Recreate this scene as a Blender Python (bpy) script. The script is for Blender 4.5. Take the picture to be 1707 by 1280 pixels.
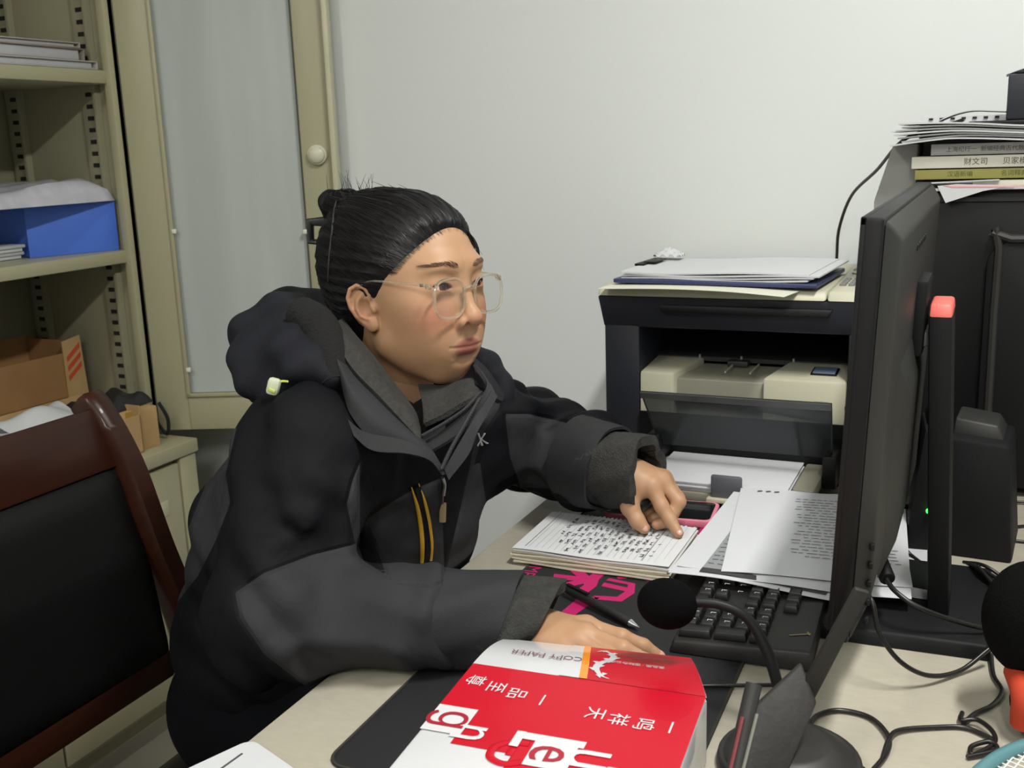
import bpy, bmesh, math, random
import numpy as np
from mathutils import Vector, Matrix, Euler, Quaternion
random.seed(7); rng = np.random.default_rng(7)
SC = bpy.context.scene; COL = SC.collection
for o in list(bpy.data.objects): bpy.data.objects.remove(o)
R = math.radians

# ------------------------------------------------------------ camera, light, exposure
CAMZ = 1.28
cam_d = bpy.data.cameras.new('camera'); cam = bpy.data.objects.new('camera', cam_d); COL.objects.link(cam)
cam_d.sensor_fit = 'HORIZONTAL'; cam_d.sensor_width = 36.0; cam_d.lens = 1760 / 1707 * 36.0
cam_d.clip_start = 0.05; cam_d.clip_end = 30
_r, _u, _f = Vector((0.91060, 0.41182, -0.03485)), Vector((-0.05978, 0.21467, 0.97486)), Vector((-0.40894, 0.88562, -0.22009))
M = Matrix((_r, _u, -_f)).transposed().to_4x4(); M.translation = (0, 0, CAMZ); cam.matrix_world = M
cam_d.dof.use_dof = True; cam_d.dof.focus_distance = 1.22; cam_d.dof.aperture_fstop = 14
SC.camera = cam
w = bpy.data.worlds.new('room_air'); SC.world = w; w.use_nodes = True
w.node_tree.nodes['Background'].inputs[0].default_value = (0.9, 0.95, 1.0, 1); w.node_tree.nodes['Background'].inputs[1].default_value = 0.3
def area(name, loc, size, sy, power, color):
    l = bpy.data.lights.new(name, 'AREA'); l.shape = 'RECTANGLE'; l.size = size; l.size_y = sy; l.energy = power; l.color = color
    o = bpy.data.objects.new(name, l); COL.objects.link(o); o.location = loc; return o
area('tube_or_fill_light', (0.32, 0.80, 2.585), 0.12, 0.62, 33, (1, 0.985, 0.945))
area('tube_or_fill_light', (0.32, -1.35, 2.585), 0.14, 1.2, 30, (1, 0.985, 0.945))  # added fill lamp, brightens the surfaces that face the camera
area('tube_or_fill_light', (-1.15, -0.9, 2.585), 0.14, 1.2, 22, (1, 0.985, 0.945))  # added fill lamp, lifts the wall and cabinet side
vs = SC.view_settings; vs.view_transform = 'Standard'; vs.look = 'None'; vs.gamma = 1; vs.use_curve_mapping = False
vs.exposure = 0.15

# ------------------------------------------------------------ materials
def s2l(c):
    if isinstance(c, str): c = tuple(int(c[i:i+2], 16) for i in (1, 3, 5))
    return tuple(((v/255)/12.92 if v/255 <= .04045 else ((v/255+.055)/1.055)**2.4) for v in c)
def node_mat(name):
    m = bpy.data.materials.new(name); m.use_nodes = True
    nt = m.node_tree; return m, nt, nt.nodes['Principled BSDF'], (lambda t: nt.nodes.new(t)), nt.links.new
def mat(name, rgb, rough=.5, metal=0., var=.06, vscale=14., bump=0., bscale=200., spec=.5, coat=0., sheen=0., stretch=None, detail=3, coords='Object'):
    m, nt, b, N, L = node_mat(name)
    c = s2l(rgb); b.inputs['Roughness'].default_value = rough; b.inputs['Metallic'].default_value = metal
    b.inputs['Specular IOR Level'].default_value = spec; b.inputs['Coat Weight'].default_value = coat
    b.inputs['Sheen Weight'].default_value = sheen
    tc = N('ShaderNodeTexCoord'); mp = N('ShaderNodeMapping'); L(tc.outputs[coords], mp.inputs[0])
    if stretch: mp.inputs['Scale'].default_value = stretch
    n = N('ShaderNodeTexNoise'); n.inputs['Scale'].default_value = vscale; n.inputs['Detail'].default_value = detail; L(mp.outputs[0], n.inputs[0])
    r = N('ShaderNodeValToRGB'); r.color_ramp.elements[0].position = .3; r.color_ramp.elements[1].position = .7
    r.color_ramp.elements[0].color = (*[v*(1-var) for v in c], 1); r.color_ramp.elements[1].color = (*[min(1, v*(1+var)) for v in c], 1)
    L(n.outputs[0], r.inputs[0]); L(r.outputs[0], b.inputs['Base Color'])
    if bump:
        n2 = N('ShaderNodeTexNoise'); n2.inputs['Scale'].default_value = bscale; n2.inputs['Detail'].default_value = 4; L(mp.outputs[0], n2.inputs[0])
        bp = N('ShaderNodeBump'); bp.inputs['Strength'].default_value = bump; bp.inputs['Distance'].default_value = .002
        L(n2.outputs[0], bp.inputs['Height']); L(bp.outputs[0], b.inputs['Normal'])
    return m
def pane_mat(name, tint, gloss=.08, rough=.05, haze=0., haze_col=(200, 205, 205), fk=.8):
    m, nt, b, N, L = node_mat(name)
    out = nt.nodes['Material Output']; t = N('ShaderNodeBsdfTransparent'); t.inputs[0].default_value = (*s2l(tint), 1)
    g = N('ShaderNodeBsdfGlossy'); g.inputs['Roughness'].default_value = rough
    lw = N('ShaderNodeFresnel'); lw.inputs[0].default_value = 1.45
    mth = N('ShaderNodeMath'); mth.operation = 'MULTIPLY_ADD'; mth.inputs[1].default_value = fk; mth.inputs[2].default_value = gloss; L(lw.outputs[0], mth.inputs[0])
    mx = N('ShaderNodeMixShader'); L(mth.outputs[0], mx.inputs[0]); L(t.outputs[0], mx.inputs[1]); L(g.outputs[0], mx.inputs[2])
    last = mx
    if haze:
        d = N('ShaderNodeBsdfDiffuse'); n = N('ShaderNodeTexNoise'); n.inputs['Scale'].default_value = 3
        tc = N('ShaderNodeTexCoord'); mp = N('ShaderNodeMapping'); mp.inputs['Scale'].default_value = (3, 3, .25); L(tc.outputs['Object'], mp.inputs[0]); L(mp.outputs[0], n.inputs[0])
        r = N('ShaderNodeValToRGB'); h = s2l(haze_col); r.color_ramp.elements[0].color = (*[v*.82 for v in h], 1); r.color_ramp.elements[1].color = (*h, 1)
        r.color_ramp.elements[0].position = .35; r.color_ramp.elements[1].position = .65
        L(n.outputs[0], r.inputs[0]); L(r.outputs[0], d.inputs[0])
        m2 = N('ShaderNodeMixShader'); m2.inputs[0].default_value = haze; L(mx.outputs[0], m2.inputs[1]); L(d.outputs[0], m2.inputs[2]); last = m2
    L(last.outputs[0], out.inputs[0]); return m
def glow_mat(name, rgb, k):
    m, nt, b, N, L = node_mat(name); b.inputs['Base Color'].default_value = (*s2l(rgb), 1)
    b.inputs['Emission Color'].default_value = (*s2l(rgb), 1); b.inputs['Emission Strength'].default_value = k; return m
def wood_mat(name, dark, light, rough=.35):
    m, nt, b, N, L = node_mat(name); tc = N('ShaderNodeTexCoord'); mp = N('ShaderNodeMapping'); mp.inputs['Scale'].default_value = (30, 3, 30)
    n = N('ShaderNodeTexNoise'); n.inputs['Scale'].default_value = 2.5; n.inputs['Detail'].default_value = 6; n.inputs['Distortion'].default_value = .6
    r = N('ShaderNodeValToRGB'); r.color_ramp.elements[0].color = (*s2l(dark), 1); r.color_ramp.elements[1].color = (*s2l(light), 1)
    L(tc.outputs['Object'], mp.inputs[0]); L(mp.outputs[0], n.inputs[0]); L(n.outputs[0], r.inputs[0]); L(r.outputs[0], b.inputs['Base Color'])
    b.inputs['Roughness'].default_value = rough; b.inputs['Coat Weight'].default_value = .06; b.inputs['Specular IOR Level'].default_value = .2; return m

# ------------------------------------------------------------ mesh building
class MB:
    def __init__(s): s.bm = bmesh.new(); s.mi = 0
    def _merge(s, t, Mx=None):
        if Mx is not None: bmesh.ops.transform(t, matrix=Mx, verts=t.verts)
        mp = {v: s.bm.verts.new(v.co) for v in t.verts}
        for f in t.faces:
            try: g = s.bm.faces.new([mp[v] for v in f.verts]); g.material_index = s.mi
            except ValueError: pass
        t.free(); return s
    def box(s, c, size, bev=0, rot=None, seg=2):
        t = bmesh.new(); bmesh.ops.create_cube(t, size=1); bmesh.ops.scale(t, vec=Vector(size), verts=t.verts)
        if bev: bmesh.ops.bevel(t, geom=list(t.edges), offset=min(bev, min(size)*.49), segments=seg, profile=.5, affect='EDGES')
        Mx = Matrix.Translation(c) @ (Euler(rot).to_matrix().to_4x4() if rot else Matrix())
        return s._merge(t, Mx)
    def lh(s, lo, hi, bev=0): return s.box([(a+b)/2 for a, b in zip(lo, hi)], [abs(b-a) for a, b in zip(lo, hi)], bev)
    def cyl(s, p0, p1, r0, r1=None, seg=20, bev=0):
        p0, p1 = Vector(p0), Vector(p1); r1 = r0 if r1 is None else r1; t = bmesh.new()
        bmesh.ops.create_cone(t, cap_ends=True, segments=seg, radius1=r0, radius2=r1, depth=(p1-p0).length)
        if bev: bmesh.ops.bevel(t, geom=[e for e in t.edges if len(e.link_faces) == 2 and any(len(f.verts) > 4 for f in e.link_faces)], offset=bev, segments=2, profile=.5, affect='EDGES')
        q = Vector((0, 0, 1)).rotation_difference(p1-p0)
        return s._merge(t, Matrix.Translation((p0+p1)/2) @ q.to_matrix().to_4x4())
    def sphere(s, c, r, seg=20, rings=12, rot=None):
        t = bmesh.new(); bmesh.ops.create_uvsphere(t, u_segments=seg, v_segments=rings, radius=1)
        rr = (r, r, r) if isinstance(r, (int, float)) else r
        return s._merge(t, Matrix.Translation(c) @ (Euler(rot).to_matrix().to_4x4() if rot else Matrix()) @ Matrix.Diagonal((*rr, 1)))
    def tube(s, pts, r, seg=8, closed=False, smooth=6, flat=1.0, cap=True):
        P = catmull(pts, smooth, closed) if smooth else np.array(pts, float)
        n = len(P); rs = np.interp(np.linspace(0, 1, n), np.linspace(0, 1, len(r)), r) if hasattr(r, '__len__') else [r]*n
        T = np.gradient(P, axis=0)
        if closed: T = np.roll(P, -1, 0)-np.roll(P, 1, 0)
        up = Vector((0, 0, 1)) if abs(Vector(T[0]).normalized().z) < .95 else Vector((1, 0, 0))
        rings = []; t0 = Vector(T[0]).normalized(); u = (up - t0*up.dot(t0)).normalized()
        for i in range(n):
            t = Vector(T[i]).normalized()
            u = (u - t*u.dot(t)); u = u.normalized() if u.length > 1e-6 else t.orthogonal().normalized(); v = t.cross(u)
            rings.append([s.bm.verts.new(Vector(P[i]) + (u*math.cos(a)*flat + v*math.sin(a))*rs[i]) for a in np.linspace(0, 2*math.pi, seg, endpoint=False)])
        for i in range(n if closed else n-1):
            A, B = rings[i], rings[(i+1) % n]
            for k in range(seg):
                f = s.bm.faces.new((A[k], A[(k+1) % seg], B[(k+1) % seg], B[k])); f.material_index = s.mi
        if not closed and cap:
            s.bm.faces.new(rings[0][::-1]).material_index = s.mi; s.bm.faces.new(rings[-1]).material_index = s.mi
        return s
    def prism(s, poly, o, ux, uy, th, bev=0):
        # flat outline in the (ux, uy) frame at o, extruded by th along ux x uy
        o, ux, uy = Vector(o), Vector(ux), Vector(uy); n = ux.cross(uy).normalized(); t = bmesh.new()
        vs_ = [t.verts.new(o + ux*a + uy*b) for a, b in poly]; f = t.faces.new(vs_)
        if abs(th) > 0:
            e = bmesh.ops.extrude_face_region(t, geom=[f]); bmesh.ops.translate(t, vec=n*th, verts=[v for v in e['geom'] if isinstance(v, bmesh.types.BMVert)])
        if bev: bmesh.ops.bevel(t, geom=list(t.edges), offset=bev, segments=2, profile=.5, affect='EDGES')
        bmesh.ops.recalc_face_normals(t, faces=t.faces)
        return s._merge(t)
    def hexa(s, b, tp, bev=0):
        # eight corners: b four bottom, tp four top (same order)
        t = bmesh.new(); B = [t.verts.new(p) for p in b]; T = [t.verts.new(p) for p in tp]
        t.faces.new(B[::-1]); t.faces.new(T)
        for i in range(4): t.faces.new((B[i], B[(i+1) % 4], T[(i+1) % 4], T[i]))
        bmesh.ops.recalc_face_normals(t, faces=t.faces)
        if bev: bmesh.ops.bevel(t, geom=list(t.edges), offset=bev, segments=2, profile=.5, affect='EDGES')
        return s._merge(t)
    def grid(s, fn, nu, nv, th=0):
        # fn(u, v) -> point; th gives thickness along -normal (z)
        V = [[s.bm.verts.new(fn(i/nu, j/nv)) for j in range(nv+1)] for i in range(nu+1)]
        fs = []
        for i in range(nu):
            for j in range(nv):
                f = s.bm.faces.new((V[i][j], V[i+1][j], V[i+1][j+1], V[i][j+1])); f.material_index = s.mi; fs.append(f)
        if th:
            bmesh.ops.recalc_face_normals(s.bm, faces=fs)
            bmesh.ops.solidify(s.bm, geom=fs, thickness=th)
        return s
    def build(s, name, m, parent=None, angle=40, loc=None, **kw):
        me = bpy.data.meshes.new(name); s.bm.normal_update(); s.bm.to_mesh(me); s.bm.free()
        return link_mesh(name, me, m, parent, angle, loc, **kw)
def link_mesh(name, me, m, parent=None, angle=40, loc=None, **kw):
    for k in (m if isinstance(m, (list, tuple)) else [m]): me.materials.append(k)
    me.polygons.foreach_set('use_smooth', [True]*len(me.polygons))
    if angle and angle < 180: me.set_sharp_from_angle(angle=R(angle))
    o = bpy.data.objects.new(name, me); COL.objects.link(o)
    if parent: o.parent = parent
    if loc: o.location = loc
    for k, v in kw.items(): o[k] = v
    return o
def catmull(P, n=6, closed=False):
    P = np.array(P, float)
    if len(P) < 3: return np.array([P[0]*(1-t)+P[-1]*t for t in np.linspace(0, 1, n+1)])
    Q = np.vstack([P[-1:], P, P[:2]]) if closed else np.vstack([2*P[0]-P[1], P, 2*P[-1]-P[-2]])
    out = []
    for i in range(len(Q)-3):
        a, b, c, d = Q[i:i+4]
        for t in np.linspace(0, 1, n, endpoint=False):
            out.append(.5*((2*b)+(-a+c)*t+(2*a-5*b+4*c-d)*t*t+(-a+3*b-3*c+d)*t**3))
    if not closed: out.append(P[-1])
    return np.array(out)
def tag(o, label, cat, group=None):
    o['label'] = label; o['category'] = cat
    if group: o['group'] = group
    return o
def thing(name, label, cat, loc=(0, 0, 0), rz=0, group=None, rot=None):
    o = bpy.data.objects.new(name, None); COL.objects.link(o); o.location = loc; o.rotation_euler = rot or (0, 0, rz); o.empty_display_size = .05
    return tag(o, label, cat, group)
def struct(o): o['kind'] = 'structure'; return o
def copy_tree(o, parent=None):
    c = o.copy(); COL.objects.link(c)
    if parent: c.parent = parent
    for ch in [k for k in bpy.data.objects if k.parent == o]: copy_tree(ch, c)
    return c
def text_verts(body, size=1.0, font=None):
    cu = bpy.data.curves.new('lettering', 'FONT'); cu.body = body; cu.size = size; cu.align_x = 'CENTER'; cu.align_y = 'CENTER'; cu.resolution_u = 3
    o = bpy.data.objects.new('lettering', cu); COL.objects.link(o)
    dg = bpy.context.evaluated_depsgraph_get(); me = bpy.data.meshes.new_from_object(o.evaluated_get(dg))
    v = [tuple(x.co) for x in me.vertices]; f = [tuple(p.vertices) for p in me.polygons]
    bpy.data.objects.remove(o); bpy.data.curves.remove(cu); bpy.data.meshes.remove(me); return v, f
def put_text(mb, body, size, o, ux, uy, sx=1., off=(0, 0), thick=0):
    v, f = text_verts(body, size); o, ux, uy = Vector(o), Vector(ux).normalized(), Vector(uy).normalized()
    if not v: return
    if thick:
        xs = [a[0] for a in v]; ys = [a[1] for a in v]
    vv = [mb.bm.verts.new(o + ux*(a[0]*sx+off[0]) + uy*(a[1]+off[1])) for a in v]
    for p in f:
        try: mb.bm.faces.new([vv[i] for i in p]).material_index = mb.mi
        except ValueError: pass

# ------------------------------------------------------------ room shell
DZ = 0.75
m_wall = mat('white_painted_plaster', (224, 228, 227), .85, var=.015, vscale=1.3, bump=.15, bscale=60)
m_ceil = mat('white_ceiling_paint', (225, 225, 220), .9, var=.02)
m_floor = mat('dull_floor_tile', (140, 136, 124), .45, var=.08, vscale=5)
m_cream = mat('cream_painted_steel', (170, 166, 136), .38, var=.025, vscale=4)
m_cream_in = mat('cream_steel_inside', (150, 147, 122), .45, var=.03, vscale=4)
m_dark = mat('dark_slot', (25, 25, 22), .8)
def slab(name, lo, hi, m): mb = MB(); mb.lh(lo, hi); return struct(mb.build(name, m))
slab('floor', (-2.25, -2.3, -.1), (2.5, 2.03, 0), m_floor)
slab('ceiling', (-2.25, -2.3, 2.7), (2.5, 2.03, 2.8), m_ceil)
slab('wall_back', (-2.25, 2.03, -.1), (2.5, 2.15, 2.8), m_wall)
slab('wall_left', (-2.37, -2.3, -.1), (-2.25, 2.15, 2.8), m_wall)
m_wall2 = mat('grey_green_wall_paint', (205, 206, 200), .85, var=.02)
slab('wall_right', (2.5, -2.3, -.1), (2.62, 2.15, 2.8), m_wall2)
slab('wall_front', (-2.37, -2.42, -.1), (2.62, -2.3, 2.8), m_wall2)
struct(MB().lh((-2.25, 2.012, 0), (2.5, 2.03, .09), .004).build('baseboard_back', mat('grey_baseboard', (120, 118, 112), .6)))
for i, (x, y, la) in enumerate(((.32, .80, 'ceiling tube fixture above the desk'), (.32, -1.35, 'added fill-light fixture behind the photographer'), (-1.15, -.9, 'added fill-light fixture by the left wall'))):
    t = thing('ceiling_or_fill_light', 'white ' + la, 'ceiling light', (x, y, 2.7))  # second and third fixtures are added to house the fill lamps
    MB().box((0, 0, -.05), (.2, .74 if i == 0 else 1.3, .1), .01).build('housing', m_ceil, t)

# ------------------------------------------------------------ filing cabinet (front plane x = FX, far end y = 1.82)
FX, BX, CE, CN = -1.75, -2.09, 1.82, .90
cab = thing('filing_cabinet', 'cream steel filing cabinet with open glazed upper doors against left wall', 'cabinet', (FX, CE, 0))
def cb(name, lo, hi, m=m_cream, bev=.002): return MB().lh([a-b for a, b in zip(lo, (FX, CE, 0))], [a-b for a, b in zip(hi, (FX, CE, 0))], bev).build(name, m, cab)
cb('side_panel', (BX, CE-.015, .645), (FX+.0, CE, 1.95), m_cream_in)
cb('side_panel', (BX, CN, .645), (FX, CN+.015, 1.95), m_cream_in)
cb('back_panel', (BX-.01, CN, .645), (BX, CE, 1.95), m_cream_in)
cb('top_panel', (BX-.01, CN, 1.93), (FX, CE, 1.97))
cb('front_post', (FX-.02, CE-.028, .66), (FX, CE+.001, 1.95))
cb('front_post', (FX-.02, CN-.001, .66), (FX, CN+.028, 1.95))
for z in (1.468, 1.083):
    cb('shelf', (BX+.003, CN+.016, z-.028), (FX-.012, CE-.017, z), m_cream, .003)
# slotted shelf standards with real dark slots
for sx in (FX-.075, BX+.035):
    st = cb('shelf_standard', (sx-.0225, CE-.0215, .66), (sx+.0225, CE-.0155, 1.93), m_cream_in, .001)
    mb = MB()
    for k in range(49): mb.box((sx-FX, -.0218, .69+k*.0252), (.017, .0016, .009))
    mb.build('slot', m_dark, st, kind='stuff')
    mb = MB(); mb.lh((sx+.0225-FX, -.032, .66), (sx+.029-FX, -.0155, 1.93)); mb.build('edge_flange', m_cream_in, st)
# lower cabinet, deeper than the upper one
LX = FX+.10
cb('worktop', (BX, CN, .62), (LX+.008, CE+.004, .652), m_cream, .004)
cb('lower_body', (BX, CN+.01, .06), (LX-.02, CE, .62))
cb('plinth', (BX, CN+.02, 0), (LX-.06, CE-.02, .06))
for k, (y0, y1) in enumerate(((CN+.03, CN+.455), (CN+.461, CE-.058))):
    d = cb('lower_door', (LX-.02, y0, .08), (LX, y1, .608), m_cream, .003)
    MB().lh((LX-FX-.001, (y1-.05 if k == 0 else y0+.035)-CE, .42), (LX-FX+.004, (y1-.035 if k == 0 else y0+.05)-CE, .50), .002).build('door_pull', m_cream_in, d)
    if k: MB().lh((LX-FX, y1-.1-CE, .50), (LX-FX+.0015, y1-.045-CE, .535), .0005).build('name_plate', mat('pale_tin_plate', (190, 188, 160), .4), d)
cb('lower_post', (LX-.02, CE-.052, .06), (LX+.001, CE, .618), m_cream, .003)
cb('door_gap_strip', (FX-.006, CE+.001, .665), (FX+.006, CE+.0095, 1.93), mat('olive_steel_shadow_side', (112, 108, 86), .5), .002)  # added strip filling the door gap, the gap's shade put into its colour
# open upper glazed door: swings out past the cabinet end
dv = Vector((.925, .38, 0)).normalized(); DW, DH0, DH1 = .452, .662, 1.93
Dm = Matrix((dv, Vector((-dv.y, dv.x, 0)), (0, 0, 1))).transposed()
door = bpy.data.objects.new('upper_door', None)
mb = MB()
door_local = Matrix.Translation((.004, -.004, 0)) @ Dm.to_4x4()
def dpart(name, boxes, m, par, bev=.002):
    mb = MB()
    for lo, hi in boxes: mb.lh(lo, hi, bev)
    bmesh.ops.transform(mb.bm, matrix=door_local, verts=mb.bm.verts); return mb.build(name, m, par)
fr = dpart('upper_door', [((0, 0, DH0), (.075, .02, DH1)), ((DW-.07, 0, DH0), (DW, .02, DH1)), ((.075, 0, DH0), (DW-.07, .02, DH0+.085)), ((.075, 0, DH1-.085), (DW-.07, .02, DH1))], m_cream, cab)
fr['label'] = 'glazed door swung wide open'
dpart('glass_pane', [((.076, .012, DH0+.086), (DW-.071, .0155, DH1-.086))], pane_mat('cabinet_glass', (232, 238, 238), .05, .12, .7, (220, 226, 222)), fr, 0)
dpart('glazing_bead', [((.075, -.006, DH0+.08), (.083, .002, DH1-.08)), ((.075, -.006, DH0+.079), (DW-.07, .002, DH0+.087))], m_cream, fr, .001)
dpart('door_return', [((DW-.001, -.022, DH0), (DW+.011, .02, DH1))], mat('cream_steel_pale', (192, 188, 160), .38), fr, .003)
dpart('gasket', [((DW-.073, -.001, DH0+.08), (DW-.0695, .004, DH1-.08))], mat('dark_rubber_seal', (70, 72, 66), .7), fr, 0)
for z in (1.115, 1.105, .80):
    dpart('glass_clip', [((.08 if z != 1.105 else DW-.078, -.009, z), (.09 if z != 1.105 else DW-.068, .0, z+.01))], mat('white_plastic_clip', (225, 224, 210), .4), fr, .002)
mb = MB(); mb.cyl((DW-.034, .0, 1.275), (DW-.034, -.012, 1.275), .023, .021, 28, .002); mb.sphere((DW-.034, -.012, 1.275), (.0185, .009, .0185), 24, 12)
bmesh.ops.transform(mb.bm, matrix=door_local, verts=mb.bm.verts); mb.build('lock_boss', mat('cream_lock_plastic', (205, 203, 180), .35), fr)

# ------------------------------------------------------------ things in the cabinet
m_paper = mat('white_paper', (198, 200, 203), .75, var=.015)
m_paper2 = mat('grey_white_paper', (182, 183, 187), .75, var=.03)
def folder(loc, size, rgb, label, rz=0, group=None):
    t = thing('file_folder', label, 'folder', loc, rz, group)
    sx, sy, sz = size; mc = mat('folder_card', rgb, .5, var=.05)
    mb = MB(); mb.box((0, 0, .0012), (sx, sy, .0024), .0008); mb.box((0, 0, sz-.0012), (sx, sy, .0024), .0008); mb.box((0, sy/2-.001, sz/2), (sx, .002, sz), .0008); mb.build('cover', mc, t)
    MB().box((0, -.004, sz/2), (sx-.012, sy-.014, sz-.006), .001).build('pages', m_paper2, t)
S1 = 1.4685
folder((-1.885, 1.555, S1), (.24, .44, .017), (176, 172, 168), 'pale grey folder at the bottom of the top shelf pile')
folder((-1.895, 1.560, S1+.0175), (.23, .40, .026), (142, 130, 120), 'thick brown grey folder in the middle of the top shelf pile', R(2))
folder((-1.900, 1.565, S1+.044), (.22, .38, .011), (168, 160, 154), 'thin taupe folder topmost on the upper shelf pile', R(-2))
S2 = 1.0835
m_blue = mat('blue_card_box', (78, 120, 222), .5, var=.04)
t = thing('file_box', 'blue cardboard file box with its front flap ajar on the middle cabinet shelf', 'box', (-1.865, 1.80, S2))
MB().hexa([(-.19, -.165, 0), (0, -.175, 0), (0, -.001, 0), (-.19, -.001, 0)], [(-.19, -.165, .104), (.0, -.175, .104), (.0, -.001, .106), (-.19, -.001, .106)], .0015).build('carton', m_blue, t)
MB().hexa([(-.19, -.178, .1035), (.004, -.186, .1035), (.03, -.004, .1055), (-.19, -.002, .1055)], [(-.19, -.178, .106), (.004, -.186, .106), (.03, -.004, .108), (-.19, -.002, .108)], .0006).build('lid', m_blue, t)
MB().hexa([(.006, -.184, 0), (.009, -.186, 0), (.079, -.003, 0), (.076, -.001, 0)], [(.006, -.184, .104), (.009, -.186, .104), (.080, -.003, .108), (.077, -.001, .108)], .0006).build('front_flap', m_blue, t)
m_poly = mat('cloudy_plastic_wrap', (190, 190, 200), .25, var=.12, vscale=25, bump=.6, bscale=40, coat=.4)
mb = MB()
def bag(u, v):
    e = min(u, 1-u, v, 1-v); h = min(1, e*9)**.5
    return (-2.0+u*.22, 1.42+v*.375, S2+.109+h*(.028+.022*v)+.004*math.sin(u*17+v*9)*h)
mb.grid(bag, 26, 34, .002); tag(mb.build('wrapped_document_bundle', m_poly), 'cloudy plastic wrapped bundle lying on the blue box', 'bundle')
for k in range(4):
    mb = MB(); mb.box((-1.925+.003*k, 1.54+.006*(k % 2), S2+.004+k*.0075), (.11, .13, .0068), .0015)
    tag(mb.build('booklet', (m_paper, m_paper2)[k % 2]), ('lowest', 'second', 'third', 'topmost')[k] + ' thin white booklet beside the blue box', 'booklet', 'booklets beside the blue box')
# things on the cabinet worktop
m_card = mat('brown_cardboard', (150, 112, 70), .8, var=.08, vscale=20)
m_card2 = mat('tan_cardboard', (178, 146, 100), .8, var=.08, vscale=20)
m_red = mat('orange_red_print', (190, 78, 40), .7)
WZ = .652
t = thing('flat_carton', 'flat brown carton lying under the striped cardboard box', 'box', (-1.985, 1.60, WZ))
MB().lh((-.09, -.2, 0), (.075, .18, .098), .003).build('carton', m_card, t)
t = thing('cardboard_box', 'open brown cardboard box with red stripes deep in the cabinet', 'box', (-1.995, 1.595, WZ+.0985), R(-3))
mb = MB()
for lo, hi in (((-.07, -.16, 0), (.075, .15, .004)), ((-.07, -.16, 0), (-.066, .15, .135)), ((.071, -.16, 0), (.075, .15, .105)), ((-.07, -.16, 0), (.075, -.156, .13)), ((-.07, .146, 0), (.075, .15, .13))): mb.lh(lo, hi)
mb.build('carton', m_card, t)
MB().prism([(.0, -.02), (.058, -.03), (.05, .14), (.0, .132)], (.076, .125, .0), (0, 1, 0), (0, 0, 1), .003).build('side_flap', m_card2, t)
for k in range(3): MB().prism([(.008, .04+.022*k), (.046, .068+.022*k), (.046, .08+.022*k), (.008, .052+.022*k)], (.0792, .125, 0), (0, 1, 0), (0, 0, 1), .0008).build('red_stripe', m_red, t)
t = thing('cardboard_tray', 'low brown carton holding crumpled white papers behind the chair', 'box', (-1.785, 1.475, WZ), R(-3))
mb = MB()
for lo, hi in (((-.085, -.23, 0), (.10, .22, .004)), ((-.085, -.23, 0), (-.081, .22, .115)), ((.096, -.23, 0), (.10, .22, .085)), ((-.085, .216, 0), (.1, .22, .105)), ((-.085, -.23, 0), (.1, -.226, .105))): mb.lh(lo, hi)
mb.build('carton', m_card2, t)
for k, (x, y, z, a, b, la) in enumerate(((-1.80, 1.38, WZ+.092, .5, .12, 'flat crumpled white sheet in the low carton'), (-1.77, 1.50, WZ+.098, -.3, .08, 'folded white paper standing up out of the low carton'), (-1.80, 1.60, WZ+.09, .1, .05, 'small pinkish white paper at the back of the low carton'))):
    mb = MB(); rr = random.Random(k); ph = rr.random()*6
    def crum(u, v): return (x+(u-.5)*b*1.6, y+(v-.5)*b*2.2, z+.018*math.sin(u*6+ph)*math.cos(v*5+ph)+.03*(k == 1)*math.sin(u*3.1))
    mb.grid(crum, 14, 14, .001); tag(mb.build('crumpled_paper', m_paper), la, 'paper')
t = thing('small_carton', 'small tan carton on the cabinet worktop behind the chair post', 'box', (-1.725, 1.705, WZ), R(-14))
MB().box((0, 0, .046), (.07, .1, .092), .002).build('carton', m_card2, t)
MB().box((.0355, -.02, .046), (.0012, .016, .092), 0).build('tape', mat('yellow_brown_tape', (170, 132, 60), .4), t)
mb = MB()
def pouch(u, v):
    e = min(1, min(u, 1-u, v, 1-v)*6); return (-1.83+u*.12, 1.62+v*.15, WZ+.0935+.026*e**.5+.006*math.sin(u*9+v*14)*e)
mb.grid(pouch, 18, 18, .002); tag(mb.build('black_pouch', mat('black_nylon', (30, 30, 34), .5, bump=.3)), 'crumpled black nylon pouch lying on the small carton', 'pouch')
mb = MB(); mb.tube([(-1.70, 1.775, WZ+.09), (-1.688, 1.785, WZ+.05), (-1.70, 1.79, WZ+.012), (-1.72, 1.78, WZ+.05), (-1.735, 1.785, WZ+.08), (-1.71, 1.775, WZ+.02)], .004, 6)
tag(mb.build('coiled_cord', m_dark), 'black and grey cord coiled at the cabinet corner post', 'cord')
# things low behind the cabinet
t = thing('wall_socket', 'white wall socket low on the wall beyond the cabinet', 'socket', (-1.80, 2.03, .37))
MB().box((0, -.006, 0), (.12, .012, .086), .003).build('face_plate', mat('white_socket_plastic', (215, 213, 205), .4), t)
mb = MB()
for x in (-.03, .03):
    for dx, dz in ((-.008, -.01), (.008, -.01), (0, .012)): mb.box((x+dx, -.0125, dz), (.003, .002, .009))
mb.build('slot', m_dark, t, kind='stuff')
t = thing('floor_carton', 'yellow and white carton on the floor beyond the cabinet', 'box', (-1.72, 1.93, 0))
MB().box((0, 0, .14), (.2, .14, .28), .003).build('carton', mat('white_carton', (205, 203, 198), .6), t)
MB().box((.0, -.071, .2), (.16, .002, .1)).build('yellow_panel', mat('yellow_print', (222, 164, 40), .6), t)

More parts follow.
